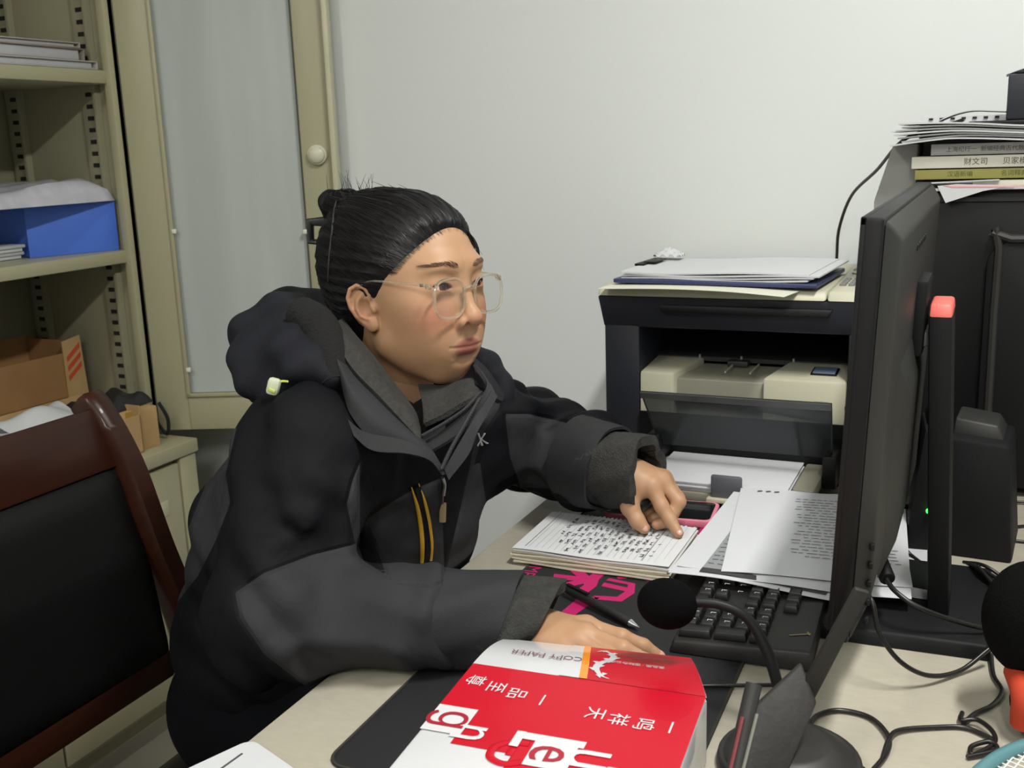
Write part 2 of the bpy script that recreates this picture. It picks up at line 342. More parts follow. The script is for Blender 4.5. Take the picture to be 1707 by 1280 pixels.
# ------------------------------------------------------------ desk
m, nt, b, N, L = node_mat('speckled_grey_beige_laminate'); m_desk = m
tc = N('ShaderNodeTexCoord'); n1 = N('ShaderNodeTexNoise'); n1.inputs['Scale'].default_value = 9; n1.inputs['Detail'].default_value = 8; n1.inputs['Roughness'].default_value = .65
mp = N('ShaderNodeMapping'); mp.inputs['Scale'].default_value = (1, 2.5, 1); n2 = N('ShaderNodeTexNoise'); n2.inputs['Scale'].default_value = 60; n2.inputs['Detail'].default_value = 3
L(tc.outputs['Object'], n1.inputs[0]); L(tc.outputs['Object'], mp.inputs[0]); L(mp.outputs[0], n2.inputs[0])
mx = N('ShaderNodeMix'); mx.inputs[0].default_value = .4; L(n1.outputs[0], mx.inputs[2]); L(n2.outputs[0], mx.inputs[3])
r = N('ShaderNodeValToRGB'); r.color_ramp.elements[0].position = .32; r.color_ramp.elements[1].position = .66
r.color_ramp.elements[0].color = (*s2l((166, 160, 145)), 1); r.color_ramp.elements[1].color = (*s2l((180, 174, 157)), 1)
L(mx.outputs[0], r.inputs[0]); L(r.outputs[0], b.inputs['Base Color']); b.inputs['Roughness'].default_value = .42
desk = thing('office_desk', 'grey beige laminate office desk the woman sits at', 'desk', (-.605, .15, 0))
DX1, DY1 = 1.75, 1.87
mb = MB(); mb.prism([(0.0, 0), (DX1, 0), (DX1, DY1), (.03, DY1), (0.0, DY1-.03)], (0, 0, .722), (1, 0, 0), (0, 1, 0), .028, .003); mb.build('desktop', m_desk, desk)
m_dk = mat('desk_side_laminate', (150, 144, 128), .5)
for lo, hi in (((.05, .04, 0), (.09, .64, .722)), ((.05, 1.4, 0), (.09, 1.83, .722)), ((1.6, .04, 0), (1.64, 1.83, .722))): MB().lh(lo, hi, .003).build('side_panel', m_dk, desk)
MB().lh((.45, .06, .15), (.47, 1.8, .722), .002).build('modesty_panel', m_dk, desk)

# ------------------------------------------------------------ printer
m_navy = mat('blue_black_plastic', (30, 32, 41), .5, var=.04, bump=.12, bscale=900)
m_beige = mat('printer_beige_plastic', (190, 187, 164), .45, var=.02)
m_beige_d = mat('printer_dark_beige_plastic', (142, 140, 124), .4, var=.03)
m_panel = mat('control_panel_plastic', (196, 194, 174), .4, var=.02)
m_black = mat('black_plastic', (15, 15, 17), .45, var=.05, bump=.05, bscale=900, spec=.3)
m_blackm = mat('matte_black_plastic', (17, 18, 20), .6, var=.06, bump=.1, bscale=700, spec=.25)
m_charc = mat('charcoal_plastic', (46, 46, 45), .5, var=.05, spec=.35)
m_steel = mat('dull_steel', (150, 150, 150), .3, .9)
PX, PY = -.3625, 1.62
pr = thing('multifunction_printer', 'dark and beige laser printer with smoked tray flap standing against the wall', 'printer', (PX, PY, DZ))
for lo, hi in (((-.2155, .0, 0), (-.1545, .34, .245)), ((.1705, .0, 0), (.2155, .34, .245))): MB().lh(lo, hi, .006).build('side_column', m_navy, pr)
MB().lh((-.2155, .24, 0), (.2155, .355, .25), .004).build('rear_body', m_navy, pr)
mb = MB(); mb.hexa([(-.2155, .0, .236), (.2155, .0, .236), (.2155, .35, .236), (-.2155, .35, .236)], [(-.2215, -.012, .2875), (.2215, -.012, .2875), (.2215, .36, .2875), (-.2215, .36, .2875)], .003); uf = mb.build('upper_frame', m_navy, pr)
mb = MB(); mb.prism([(-.12, 0), (.15, 0), (.142, -.012), (-.112, -.012)], (0, -.0105, .275), (1, 0, 0), (0, .2, 1), .006, .002); mb.build('grip_ledge', m_black, uf)
MB().lh((-.1545, .0, .12), (.1705, .22, .126), 0).build('output_bay_floor', m_black, pr)
mb = MB(); mb.hexa([(-.1545, .1, .165), (.1705, .1, .165), (.1705, .24, .19), (-.1545, .24, .19)], [(-.1545, .1, .172), (.1705, .1, .172), (.1705, .24, .20), (-.1545, .24, .20)]); ob = mb.build('output_tray', m_charc, pr)
mb = MB()
for x in (-.08, -.01, .075): mb.box((x, .099, .173), (.003, .004, .006))
mb.build('guide_rib', m_beige_d, ob)
mb = MB(); mb.box((-.012, .088, .166), (.034, .02, .01), .002); mb.build('sheet_sensor_flag', m_charc, pr)
# beige front cover with the recessed chute in the middle
def cover(x0, x1, x2, x3, dz, y0, m, name):
    mb = MB(); mb.hexa([(x0, y0, .0), (x1, y0, .0), (x3, .12, .0), (x2, .12, .0)], [(x0, y0+.004, .163-dz), (x1, y0+.004, .163-dz), (x3, .1, .171-dz), (x2, .1, .171-dz)], .004); return mb.build(name, m, pr)
cover(-.1545, -.098, -.1545, -.072, 0, -.004, m_beige, 'front_cover')
cover(.045, .1705, .068, .1705, 0, -.004, m_beige, 'front_cover')
cover(-.098, .045, -.072, .068, .009, .006, m_beige_d, 'paper_chute')
mb = MB(); mb.box((-.02, .06, .164), (.002, .07, .003)); mb.box((.02, .06, .164), (.002, .07, .003)); mb.build('chute_rib', m_beige, pr)
mb = MB(); mb.box((.132, .05, .1695), (.034, .034, .003), .001, rot=(R(4), 0, 0)); mb.build('toner_latch', mat('blue_grey_button', (108, 128, 150), .3), pr, label='blue grey square button')
mb = MB(); mb.box((.132, .05, .168), (.040, .040, .0028), .001, rot=(R(4), 0, 0)); mb.build('latch_surround', m_black, pr)
mb = MB()
for k in range(4): mb.box((.135, -.0045, .12+.004*k), (.02, .001, .0012))
mb.build('print_mark', m_beige_d, pr)
# smoked flap leaning out over the tray
fl = MB(); fl.hexa([(-.104, -.058, .06), (.160, -.058, .06), (.160, -.054, .06), (-.104, -.054, .06)], [(-.122, -.10, .153), (.163, -.10, .153), (.163, -.096, .153), (-.122, -.096, .153)], .001)
fo = fl.build('smoked_flap', pane_mat('smoked_plastic', (196, 200, 203), .03, .15, .28, (74, 80, 84)), pr)
mb = MB(); mb.tube([(-.104, -.057, .06), (-.122, -.099, .153), (.163, -.099, .153), (.160, -.057, .06)], .0018, 6, smooth=0); mb.build('flap_rim', m_charc, fo)
mb = MB(); mb.hexa([(-.1215, -.1, .143), (.163, -.1, .143), (.163, -.096, .143), (-.1215, -.096, .143)], [(-.122, -.1035, .153), (.163, -.1035, .153), (.163, -.095, .154), (-.122, -.095, .154)]); mb.build('flap_lip', pane_mat('smoked_lip', (160, 162, 160), .06, .2, .45, (120, 122, 120)), fo)
for lo, hi in (((-.12, -.075, .03), (-.1, .0, .08)), ((.15, -.085, .02), (.1705, .0, .07))): MB().lh(lo, hi, .003).build('hinge_block', m_black, pr)
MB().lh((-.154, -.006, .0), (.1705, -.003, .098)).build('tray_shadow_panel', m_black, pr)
MB().lh((-.115, -.158, .004), (.142, .0, .020), .003).build('paper_tray', m_beige_d, pr)
MB().lh((.118, -.150, .018), (.150, -.02, .038), .004).build('tray_side_guide', m_beige_d, pr); MB().lh((-.115, -.150, .018), (-.098, -.02, .030), .003).build('tray_side_guide', m_beige_d, pr)
mb = MB(); mb.lh((.004, -.166, .016), (.050, -.158, .052), .004); g = mb.build('tray_end_stop', mat('slate_grey_plastic', (84, 86, 92), .45), pr)
MB().lh((.0, -.174, .012), (.054, -.157, .018), .001).build('stop_base', m_beige, g)
# lid and control panel
mb = MB(); mb.hexa([(-.2215, -.016, .288), (.139, -.016, .288), (.139, .36, .288), (-.2215, .36, .288)], [(-.219, -.006, .302), (.139, -.006, .302), (.139, .36, .302), (-.219, .36, .302)], .004); mb.build('scanner_lid', m_beige, pr)
mb = MB(); mb.hexa([(.140, -.016, .288), (.2215, -.016, .288), (.2215, .36, .288), (.140, .36, .288)], [(.140, -.006, .302), (.2195, -.006, .302), (.2195, .36, .306), (.140, .36, .306)], .004); cp = mb.build('control_panel', m_panel, pr)
MB().lh((.15, .19, .304), (.20, .225, .3065), .001).build('display', mat('lcd_grey', (150, 152, 132), .2), cp)
MB().lh((.147, .235, .304), (.21, .25, .3075), .001).build('panel_band', m_beige_d, cp)
mb = MB()
for i in range(3):
    for j in range(4): mb.box((.153+i*.013, .06+j*.022, .304), (.009, .012, .004), .001)
mb.build('panel_button', mat('grey_buttons', (120, 122, 118), .5), cp)
# paper stack in the tray
mb = MB()
for k in range(5): mb.lh((-.0955+.0012*(k % 2), -.154-.0015*(k % 3), .0205+.0028*k), (.1115+.001*(k % 3), -.008, .0232+.0028*k), .0004)
st = mb.build('printer_paper_stack', m_paper); st.location = (PX, PY, DZ); tag(st, 'stack of blank white sheets lying in the printer tray', 'paper')

# ------------------------------------------------------------ papers and clipboard on the printer
def sheet(name, corners, fn=None, th=.0006, n=16, m=None, label='', cat='paper', group=None, parent=None):
    # corners: near-left, near-right, far-right, far-left ; fn(u, v) adds height
    A, B, C_, D = [Vector(c) for c in corners]; mb = MB()
    mb.grid(lambda u, v: (A*(1-u)+B*u)*(1-v)+(D*(1-u)+C_*u)*v + Vector((0, 0, fn(u, v) if fn else 0)), n, n, th)
    o = mb.build(name, m or m_paper, parent, 60); 
    if label: tag(o, label, cat, group)
    return o
LT = DZ+.3025
sheet('loose_paper', [(-.572, 1.575, LT+.001), (-.275, 1.55, LT+.001), (-.222, 1.83, LT+.001), (-.545, 1.845, LT+.001)], lambda u, v: .004*math.sin(u*3.2)*(1-v)**2 - .006*max(0, u-.75)*(1-v)-.0015*max(0, .08-v)*8*0, .0006, 18, mat('ivory_paper', (214, 215, 198), .75, var=.02), 'ivory sheet hanging over the front edge of the printer lid')
cbd = thing('clipboard', 'navy clipboard lying on the printer lid', 'clipboard', (-.393, 1.715, LT+.0045), R(-3.5))
mb = MB(); mb.lh((-.163, -.103, 0), (.163, .108, .007), .002); mb.build('board', mat('navy_board', (48, 55, 92), .4), cbd)
mb = MB(); mb.lh((-.158, -.02, .018), (-.142, .075, .022), .001); mb.lh((-.150, .0, .021), (-.128, .055, .0235), .001); mb.build('clip', m_black, cbd)
for k in range(4):
    dx = .004*(k % 3)-.002; dr = (.0, .5, -.6, .3)[k]
    o = sheet('clipped_sheet', [(-.15+dx, -.094-.001*k, .0085+.0032*k), (.152+dx*2, -.10+.003*k, .0085+.0032*k), (.157+dx*2, .104+.001*k, .0105+.0034*k), (-.148+dx, .104, .0095+.0032*k)], lambda u, v: .0015*math.sin(u*7+k)+.002*u*u, .0022, 12, m_paper if k != 1 else m_paper2, parent=cbd)
mb = MB(); rr = random.Random(5)
def crump(u, v): return (-.545+u*.05, 1.785+v*.035, LT+.031+.012*math.sin(u*3.14)*math.sin(v*3.14)+.003*math.sin(u*21)*math.cos(v*17))
mb.grid(crump, 14, 12, .0008); tag(mb.build('crumpled_tissue', m_paper), 'small crumpled white tissue on the clipped papers', 'tissue')

# ------------------------------------------------------------ desk mat with magenta characters
m_mat = mat('black_rubber_mat', (20, 21, 24), .7, var=.08, bump=.25, bscale=1500)
m_mag = mat('magenta_print', (176, 14, 92), .6, var=.03)
dm = thing('desk_mat', 'black desk mat with magenta lettering under the notebook and keyboard', 'mat', (-.367, 1.08, DZ), R(1.0))
def rrect(w, h, r, n=5):
    P = []
    for cx, cy, a0 in ((w/2-r, h/2-r, 0), (-w/2+r, h/2-r, 90), (-w/2+r, -h/2+r, 180), (w/2-r, -h/2+r, 270)):
        P += [(cx+r*math.cos(R(a0+90*i/n)), cy+r*math.sin(R(a0+90*i/n))) for i in range(n+1)]
    return P
mb = MB(); mb.prism(rrect(.312, .78, .02), (0, 0, 0), (1, 0, 0), (0, 1, 0), .0026, .0006); mb.build('mat_sheet', m_mat, dm)
mb = MB(); mb.tube([(x, y, .0022) for x, y in rrect(.309, .777, .019)], .0014, 6, closed=True, smooth=0); mb.build('stitched_edge', mat('dark_thread_edge', (48, 46, 36), .9), dm)
mb = MB()
def strokes(polys, cx, cy, s):
    # glyph frame: +x of the page runs toward -Y, up runs toward +X
    for P in polys: mb.prism([((q[1])*s+cx, -(q[0])*s+cy) for q in P][::-1], (0, 0, .00265), (1, 0, 0), (0, 1, 0), .0003)
G = [[(-.5, -.02), (-.46, .14), (-.1, .1), (.12, .14), (.5, .08), (.46, -.08), (.14, -.03), (.10, -.05), (.42, -.33), (.32, -.44), (.05, -.20), (.07, -.5), (-.08, -.54), (-.1, -.22), (-.36, -.48), (-.47, -.37), (-.16, -.06)],
     [(-.48, .66), (-.40, .82), (-.24, .74), (-.32, .6)], [(-.5, .44), (-.44, .58), (-.26, .5), (-.34, .36)], [(-.46, .16), (-.48, .3), (-.26, .44), (-.2, .34)],
     [(-.18, .22), (-.12, .60), (.18, .68), (.48, .60), (.52, .26), (.42, .20), (.36, .5), (.16, .55), (.10, .2), (-.02, .2), (.04, .54), (-.06, .52), (-.1, .2)]]
strokes(G, -.063, .062, .092)
strokes(G[1:], -.075, .268, .10); strokes(G[:1], -.075, .268, .10)
strokes([[(-.5, .1), (.3, 0), (.45, .2), (-.5, .4)]], -.066, -.018, .075)
strokes([[(0, 0), (.5, .04), (.5, .2), (0, .16)]], .02, .31, .1); strokes([[(-.2, 0), (.3, .04), (.3, .2), (-.2, .16)]], .0, .255, .12)
put_text(mb, 'COMP', .026, (-.1445, .088, .0028), (0, -1, 0), (1, 0, 0), 1.0)
put_text(mb, '染', .012, (.06, .03, .0028), (0, -1, 0), (1, 0, 0), 1.0)
mb.build('magenta_lettering', m_mag, dm, kind='stuff')
MZ = DZ+.0028

# ------------------------------------------------------------ notebook
m_page = mat('cream_page_edges', (214, 208, 186), .8, var=.06, vscale=60)
nb = thing('notebook', 'open A5 notebook with handwriting and torn perforations under her left hand', 'notebook', (-.443, 1.238, MZ), R(.8))
for k in range(8):
    z0 = .0024*k; dx = .0025*math.sin(k*2.1); dy = .002*math.cos(k*3.3)
    def lay(u, v, k=k, dx=dx, dy=dy, z0=z0): return (-.104+.208*u+dx, -.0725+.143*v+dy, z0+.0012+.0016*math.sin(u*9+k)*(1-v)*.6)
    mb = MB(); mb.grid(lay, 18, 6, .0021); mb.build('page', m_page if k < 7 else mat('top_page', (204, 204, 200), .8, var=.01), nb)
TZ = .0204
def top(u, v): return (-.104+.208*u, -.0725+.143*v, TZ+.0006*math.sin(u*9)+.004*max(0, u-.82)**1.5*8*max(0, .45-v))
mb = MB(); mb.grid(top, 26, 18, .0005); mb.build('page', mat('written_page', (206, 207, 208), .8, var=.01), nb)
mb = MB()
for k in range(34): mb.box((-.1+.2*k/33, .0715+.001*math.sin(k*2.3), TZ-.0005), (.0028, .004+.002*math.sin(k*1.7), .0012))
mb.build('torn_perforation', m_paper, nb, kind='stuff')
mb = MB()
for k in range(21): mb.box((-.084+.0088*k, .0, TZ+.00085), (.0003, .128, .0001))
mb.build('ruled_line', mat('grey_ruling', (150, 156, 172), .8), nb, kind='stuff')
m_ink = mat('dark_blue_ink', (52, 54, 66), .7)
for x in (-.089, .067): MB().box((x, .002, TZ+.0009), (.0006, .13, .0001)).build('margin_line', m_ink, nb)
mb = MB(); rr = random.Random(11)
def glyph(cx, cy, s):
    for q in range(rr.randint(4, 6)):
        a = rr.choice((0, 90, 0, 90, 45, -45, 70)); l = s*rr.uniform(.35, .95)
        mb.box((cx+rr.uniform(-.3, .3)*s, cy+rr.uniform(-.3, .3)*s, TZ+.00095), (l, s*.095, .0001), 0, (0, 0, R(a)))
for k in range(15):
    x = -.060+.0088*k+.0; y = .058-rr.random()*.012; 
    words = rr.randint(4, 6) if k not in (0,) else 3
    if k in (1,): words = 2; y = .0
    for wd in range(words):
        n = rr.randint(2, 3)
        for q in range(n): glyph(x+rr.uniform(-.0006, .0006), y-q*.0062, .0060)
        y -= .0062*n+rr.uniform(.007, .013)
        if y < -.058: break
for y in (.03, -.005, -.03, -.045): glyph(.0735, y, .0045)
mb.build('handwriting', m_ink, nb, kind='stuff')

# ------------------------------------------------------------ printed sheets
m_print = mat('grey_toner', (70, 70, 72), .8)
def frame_of(c): A, B, C_, D = [Vector(v) for v in c]; return lambda u, v, dz=.0009: (A*(1-u)+B*u)*(1-v)+(D*(1-u)+C_*u)*v+Vector((0, 0, dz))
c3 = [(-.325, 1.158, DZ+.0315), (-.118, 1.150, DZ+.0315), (-.100, 1.458, DZ+.034), (-.312, 1.468, DZ+.034)]
o = sheet('printed_sheet', c3, None, .0006, 10, label='white sheet with a grey picture at the very bottom of the paper pile')
F = frame_of(c3); mb = MB()
mb.prism([(0, 0), (.05, 0), (.05, .012), (.0, .012)], F(.2, .955), (1, 0, 0), (0, 1, 0), .0002); mb.build('grey_picture', mat('grey_picture_print', (140, 140, 142), .8), o)
c2 = [(-.331, 1.140, DZ+.029), (-.122, 1.128, DZ+.030), (-.112, 1.425, DZ+.036), (-.320, 1.437, DZ+.036)]
wv = lambda u, v: .003*math.sin(u*5)*(1-v)**3
o = sheet('printed_sheet', c2, wv, .0006, 20, label='curling sheet with a grey print and dark band sticking out left')
F = frame_of(c2); mb = MB(); mb.grid(lambda u, v: F(.17+u*.7, .045+v*.72, .0011+wv(.17+u*.7, .045+v*.72)), 14, 14); gp = mb.build('grey_print', mat('grey_screen_print', (138, 141, 143), .8, var=.03), o)
mb = MB(); mb.grid(lambda u, v: F(.17+u*.7, .03+v*.045, .0014+wv(.17+u*.7, .03+v*.045)), 14, 2); mb.build('dark_band', mat('dark_toner_band', (58, 58, 60), .8), gp)
mb = MB()
for k in range(9):
    for q in range(9):
        if rr.random() < .85: mb.box(F(.2+q*.05+rr.random()*.01, .12+k*.045+.005*rr.random(), .0019+wv(.2+q*.05, .12+k*.045)), (.007, .0011, .0001), 0, (0, 0, R(rr.uniform(-20, 20))))
mb.build('print_mark', m_print, gp, kind='stuff')
c1b = [(-.266, 1.150, DZ+.0325), (-.057, 1.176, DZ+.0325), (-.098, 1.468, DZ+.038), (-.304, 1.440, DZ+.0375)]
sheet('printed_sheet', [(-.255, 1.139, DZ+.0315), (-.06, 1.150, DZ+.0315), (-.09, 1.45, DZ+.037), (-.297, 1.437, DZ+.0365)], lambda u, v: .0015*math.sin(u*7), .0006, 12, label='plain white sheet showing its lower edge under the top printed page')
c1 = [(-.270, 1.151, DZ+.035), (-.061, 1.178, DZ+.035), (-.102, 1.474, DZ+.0395), (-.312, 1.447, DZ+.039)]
w1 = lambda u, v: .004*max(0, v-.9)*math.sin(u*9)*4+.0012*math.sin(u*6)*(1-v)
o = sheet('printed_sheet', c1, w1, .0006, 22, label='top printed page with many lines of text beside the monitor')
F = frame_of(c1); mb = MB(); dirx = (Vector(c1[1])-Vector(c1[0])); ang = math.atan2(dirx.y, dirx.x)
for k in range(21):
    v = .20+k*.034; u = .36+.05*(k % 3 == 0)+rr.random()*.05
    while u < .93:
        l = rr.uniform(.02, .06); mb.box(F(u+l/2, v, .0011+w1(u, v)), (l*.21, .0013, .0001), 0, (0, 0, ang)); u += l+rr.choice((.008, .012, .02))
    
for q in range(3): mb.box(F(.13+q*.055, .955, .0012+w1(.13+q*.055, .955)), (.007, .003, .0001), 0, (0, 0, ang+.3))
mb.build('printed_text', m_print, o, kind='stuff')
sheet('loose_sheet', [(-.125, 1.195, DZ+.017), (-.046, 1.192, DZ+.0165), (-.03, 1.45, DZ+.002), (-.20, 1.45, DZ+.002)], lambda u, v: .003*math.sin(u*4+1)*v*0, .0006, 12, label='white sheet lying on the monitor base behind the monitor')
lp = [(-.61, .42, DZ+.001), (-.50, .36, DZ+.001), (-.455, .665, DZ+.001), (-.596, .715, DZ+.001)]
t = thing('printed_card', 'white rounded card with black line drawing at the near desk edge', 'card', (-0.5997, 0.6945, 0.7510), R(-21))
mb = MB(); mb.prism([(a+.105-.002, b-.1485+.002) for a, b in rrect(.21, .297, .012)], (0, 0, 0), (1, 0, 0), (0, 1, 0), .0012); cd = mb.build('card_sheet', m_paper, t)
mb = MB(); mb.box((.026, -.06, .0014), (.0022, .09, .0003), 0, (0, 0, R(16))); mb.prism([(.055, -.018), (.115, -.02), (.115, -.028), (.085, -.026)], (0, 0, .0013), (1, 0, 0), (0, 1, 0), .0002); mb.box((.06, -.04, .0014), (.02, .006, .0003), 0, (0, 0, R(30))); mb.build('printed_line', m_print, cd)

# ------------------------------------------------------------ keyboard
kb = thing('keyboard', 'black wired keyboard partly covered by printed sheets', 'keyboard', (-.2265, 1.222, MZ), R(2.5))
m_key = mat('black_key_plastic', (22, 22, 24), .4, var=.05); m_kb = mat('keyboard_case', (30, 29, 28), .5, var=.05, bump=.1, bscale=900)
mb = MB(); mb.hexa([(-.072, -.225, 0), (.075, -.225, 0), (.075, .225, 0), (-.072, .225, 0)], [(-.068, -.221, .014), (.073, -.221, .021), (.073, .221, .021), (-.068, .221, .014)], .003); mb.build('case', m_kb, kb)
mb = MB(); mb.hexa([(-.0052, -.0052, 0), (.0052, -.0052, 0), (.0052, .0052, 0), (-.0052, .0052, 0)], [(-.0042, -.0042, .008), (.0042, -.0042, .0085), (.0042, .0042, .0085), (-.0042, .0042, .008)], .0008)
# key meshes by width (shared between alike keys)
kmesh = {}
def key_mesh(wu, du):
    k = (wu, du)
    if k not in kmesh:
        W, D = wu*.019-.002, du*.0185-.002; mb = MB()
        mb.hexa([(-D/2, -W/2, 0), (D/2, -W/2, 0), (D/2, W/2, 0), (-D/2, W/2, 0)], [(-D/2+.002, -W/2+.002, .008), (D/2-.002, -W/2+.002, .008), (D/2-.002, W/2-.002, .008), (-D/2+.002, W/2-.002, .008)], .001)
        o = mb.build('key', m_key); kmesh[k] = o.data; bpy.data.objects.remove(o)
    return kmesh[k]
def key(uc, row, wu=1, du=1):
    o = bpy.data.objects.new('key', key_mesh(wu, du)); COL.objects.link(o); o.parent = kb
    x = -.056+row*.0185+(du-1)*.00925; o.location = (x+(.005 if row == 5 else 0), .2125-uc*.019, .0145+(x+.068)*.0497); o.rotation_euler = (0, -R(2.8), 0); return o
rows = [[1.25, 1.25, 1.25, 6.25, 1.25, 1.25, 1.25, 1.25], [2.25]+[1]*10+[2.75], [1.75]+[1]*11+[2.25], [1.5]+[1]*12+[1.5], [1]*13+[2]]
for r_, ws in enumerate(rows):
    u = 0
    for wd in ws: key(u+wd/2, r_, wd); u += wd
for u in (.5, 2.5, 3.5, 4.5, 5.5, 7, 8, 9, 10, 11.5, 12.5, 13.5, 14.5, 15.75, 16.75, 17.75): key(u, 5)
for u in (15.75, 16.75, 17.75): key(u, 0); key(u, 3); key(u, 4)
key(16.75, 1)
for r_ in (1, 2, 3): 
    for u in (19, 20, 21): key(u, r_)
for u in (19, 20, 21, 22): key(u, 4)
key(19.5, 0, 2); key(21, 0); key(22, 2, 1, 2); key(22, 0, 1, 2)
mb = MB()
for r_ in range(5):
    for u in (19, 20, 21, 15.75, 16.75):
        x = -.056+r_*.0185; mb.box((x+.002, .2125-u*.019+.002, .0145+(x+.068)*.0497+.0083), (.0045, .0012, .0001)); mb.box((x-.001, .2125-u*.019+.001, .0145+(x+.068)*.0497+.0083), (.0008, .004, .0001))
mb.build('key_legend', mat('pale_key_legend', (190, 190, 188), .5), kb, kind='stuff')
mb = MB(); mb.box((.058, -.185, .0213), (.022, .0016, .0004), 0, (0, -.05, R(20))); mb.box((.066, -.181, .0216), (.0016, .008, .0004), 0, (0, -.05, R(20))); mb.build('maker_mark', mat('bronze_mark', (150, 130, 90), .3, .6), kb)

# ------------------------------------------------------------ phone, pen
ph = thing('smartphone', 'smartphone in a pink case lying beyond the notebook', 'phone', (-.416, 1.399, MZ), R(6))
mb = MB(); mb.prism(rrect(.158, .084, .012), (0, 0, 0), (1, 0, 0), (0, 1, 0), .0105, .002); mb.build('case', mat('pink_silicone', (222, 132, 152), .45), ph)
MB().prism(rrect(.148, .074, .009), (0, 0, .0104), (1, 0, 0), (0, 1, 0), .0004).build('screen', mat('black_glass', (14, 14, 16), .12), ph)
pen = thing('ballpoint_pen', 'black ballpoint pen with silver tip lying on the desk mat', 'pen', (0, 0, 0))
p0, p1 = Vector((-0.3318, 1.0304, 0.7575)), Vector((-0.4846, 1.1149, 0.7640)); dd = (p1-p0).normalized()
MB().cyl(p0+dd*.014, p0+dd*.125, .0052, .0052, 20, .0008).build('barrel', mat('black_rubber_barrel', (24, 24, 25), .55), pen)
mb = MB(); mb.cyl(p0+dd*.003, p0+dd*.014, .0014, .0046, 20); mb.cyl(p0, p0+dd*.004, .0005, .0012, 10); mb.build('tip', mat('silver_tip', (205, 207, 210), .25, .9), pen)
mb = MB(); mb.cyl(p0+dd*.125, p0+dd*.132, .0045, .0035, 20); mb.box(p0+dd*.105+Vector((0, 0, .007)), (.038, .004, .0015), 0, (0, 0, math.atan2(dd.y, dd.x))); mb.build('clip_end', m_black, pen)

# ------------------------------------------------------------ monitor (screen to -x) and its stand
mon = thing('computer_monitor', 'large black monitor seen edge on beside the printed sheets', 'monitor', (-.05, 1.19, DZ))
mo = Matrix.Translation((-.0415, 0, .282)) @ Euler((0, R(2.5), 0)).to_matrix().to_4x4()
def mpart(mb, name, m, par=mon, **k): bmesh.ops.transform(mb.bm, matrix=mo, verts=mb.bm.verts); return mb.build(name, m, par, **k)
mb = MB(); mb.lh((-.012, -.31, -.183), (.004, .31, .183), .003)
for lo, hi in (((-.0145, -.31, -.183), (-.010, -.303, .183)), ((-.0145, .303, -.183), (-.010, .31, .183)), ((-.0145, -.31, .176), (-.010, .31, .183)), ((-.0145, -.31, -.183), (-.010, .31, -.172))): mb.lh(lo, hi, .001)
mpart(mb, 'bezel', m_black)
mb = MB(); mb.lh((-.0128, -.303, -.172), (-.0118, .303, .176)); mpart(mb, 'screen', glow_mat('lit_screen', (225, 232, 240), .3))
mb = MB(); mb.hexa([(.004, -.309, -.182), (.004, .309, -.182), (.004, .309, .182), (.004, -.309, .182)], [(.017, -.285, -.15), (.017, .285, -.15), (.017, .285, .165), (.017, -.285, .165)], .004)
mb.hexa([(.015, -.2, -.17), (.015, .2, -.17), (.015, .2, .05), (.015, -.2, .05)], [(.026, -.13, -.15), (.026, .13, -.15), (.026, .13, .0), (.026, -.13, .0)], .005); bs = mpart(mb, 'back_shell', m_charc)
for k in range(5):
    mb = MB(); mb.box((.0155, -.292, -.165+.017*k), (.004, .006, .006), .001); mpart(mb, 'menu_button', m_black)
mb = MB(); mb.lh((.014, -.04, .02), (.028, .04, .10), .004); mpart(mb, 'mount_plate', m_blackm)
mb = MB()
for k in range(6): mb.box((.017, -.1+.022*k, .14), (.003, .012, .006), .001)
mpart(mb, 'vent_slot', m_black, bs)
t = mon
mb = MB(); mb.hexa([(-.115, -.105, 0), (.072, -.098, 0), (.072, .13, 0), (-.115, .13, 0)], [(-.112, -.1, .016), (.068, -.094, .016), (.068, .126, .014), (-.112, .126, .014)], .003); mb.build('stand_base', m_blackm, mon)
mb = MB(); mb.hexa([(.006, -.035, .014), (.028, -.035, .014), (.028, .03, .014), (.006, .03, .014)], [(-.008, -.04, .345), (.015, -.04, .345), (.015, .03, .345), (-.008, .03, .345)], .003); col = mb.build('stand_column', m_blackm, mon)
mb = MB(); mb.hexa([(-.0078, -.041, .343), (.0152, -.041, .343), (.0152, .031, .343), (-.0078, .031, .343)], [(-.007, -.034, .357), (.014, -.034, .357), (.014, .024, .357), (-.007, .024, .357)], .003); mb.build('column_cap', mat('salmon_red_plastic', (226, 108, 98), .5), mon, label='salmon red cap of the stand column')
mb = MB(); mb.hexa([(-.03, -.02, .306), (.0, -.02, .310), (.0, .02, .310), (-.03, .02, .306)], [(-.03, -.02, .326), (.0, -.02, .324), (.0, .02, .324), (-.03, .02, .330)], .003); mb.build('neck_bracket', mat('grey_bracket', (118, 118, 114), .45), mon)

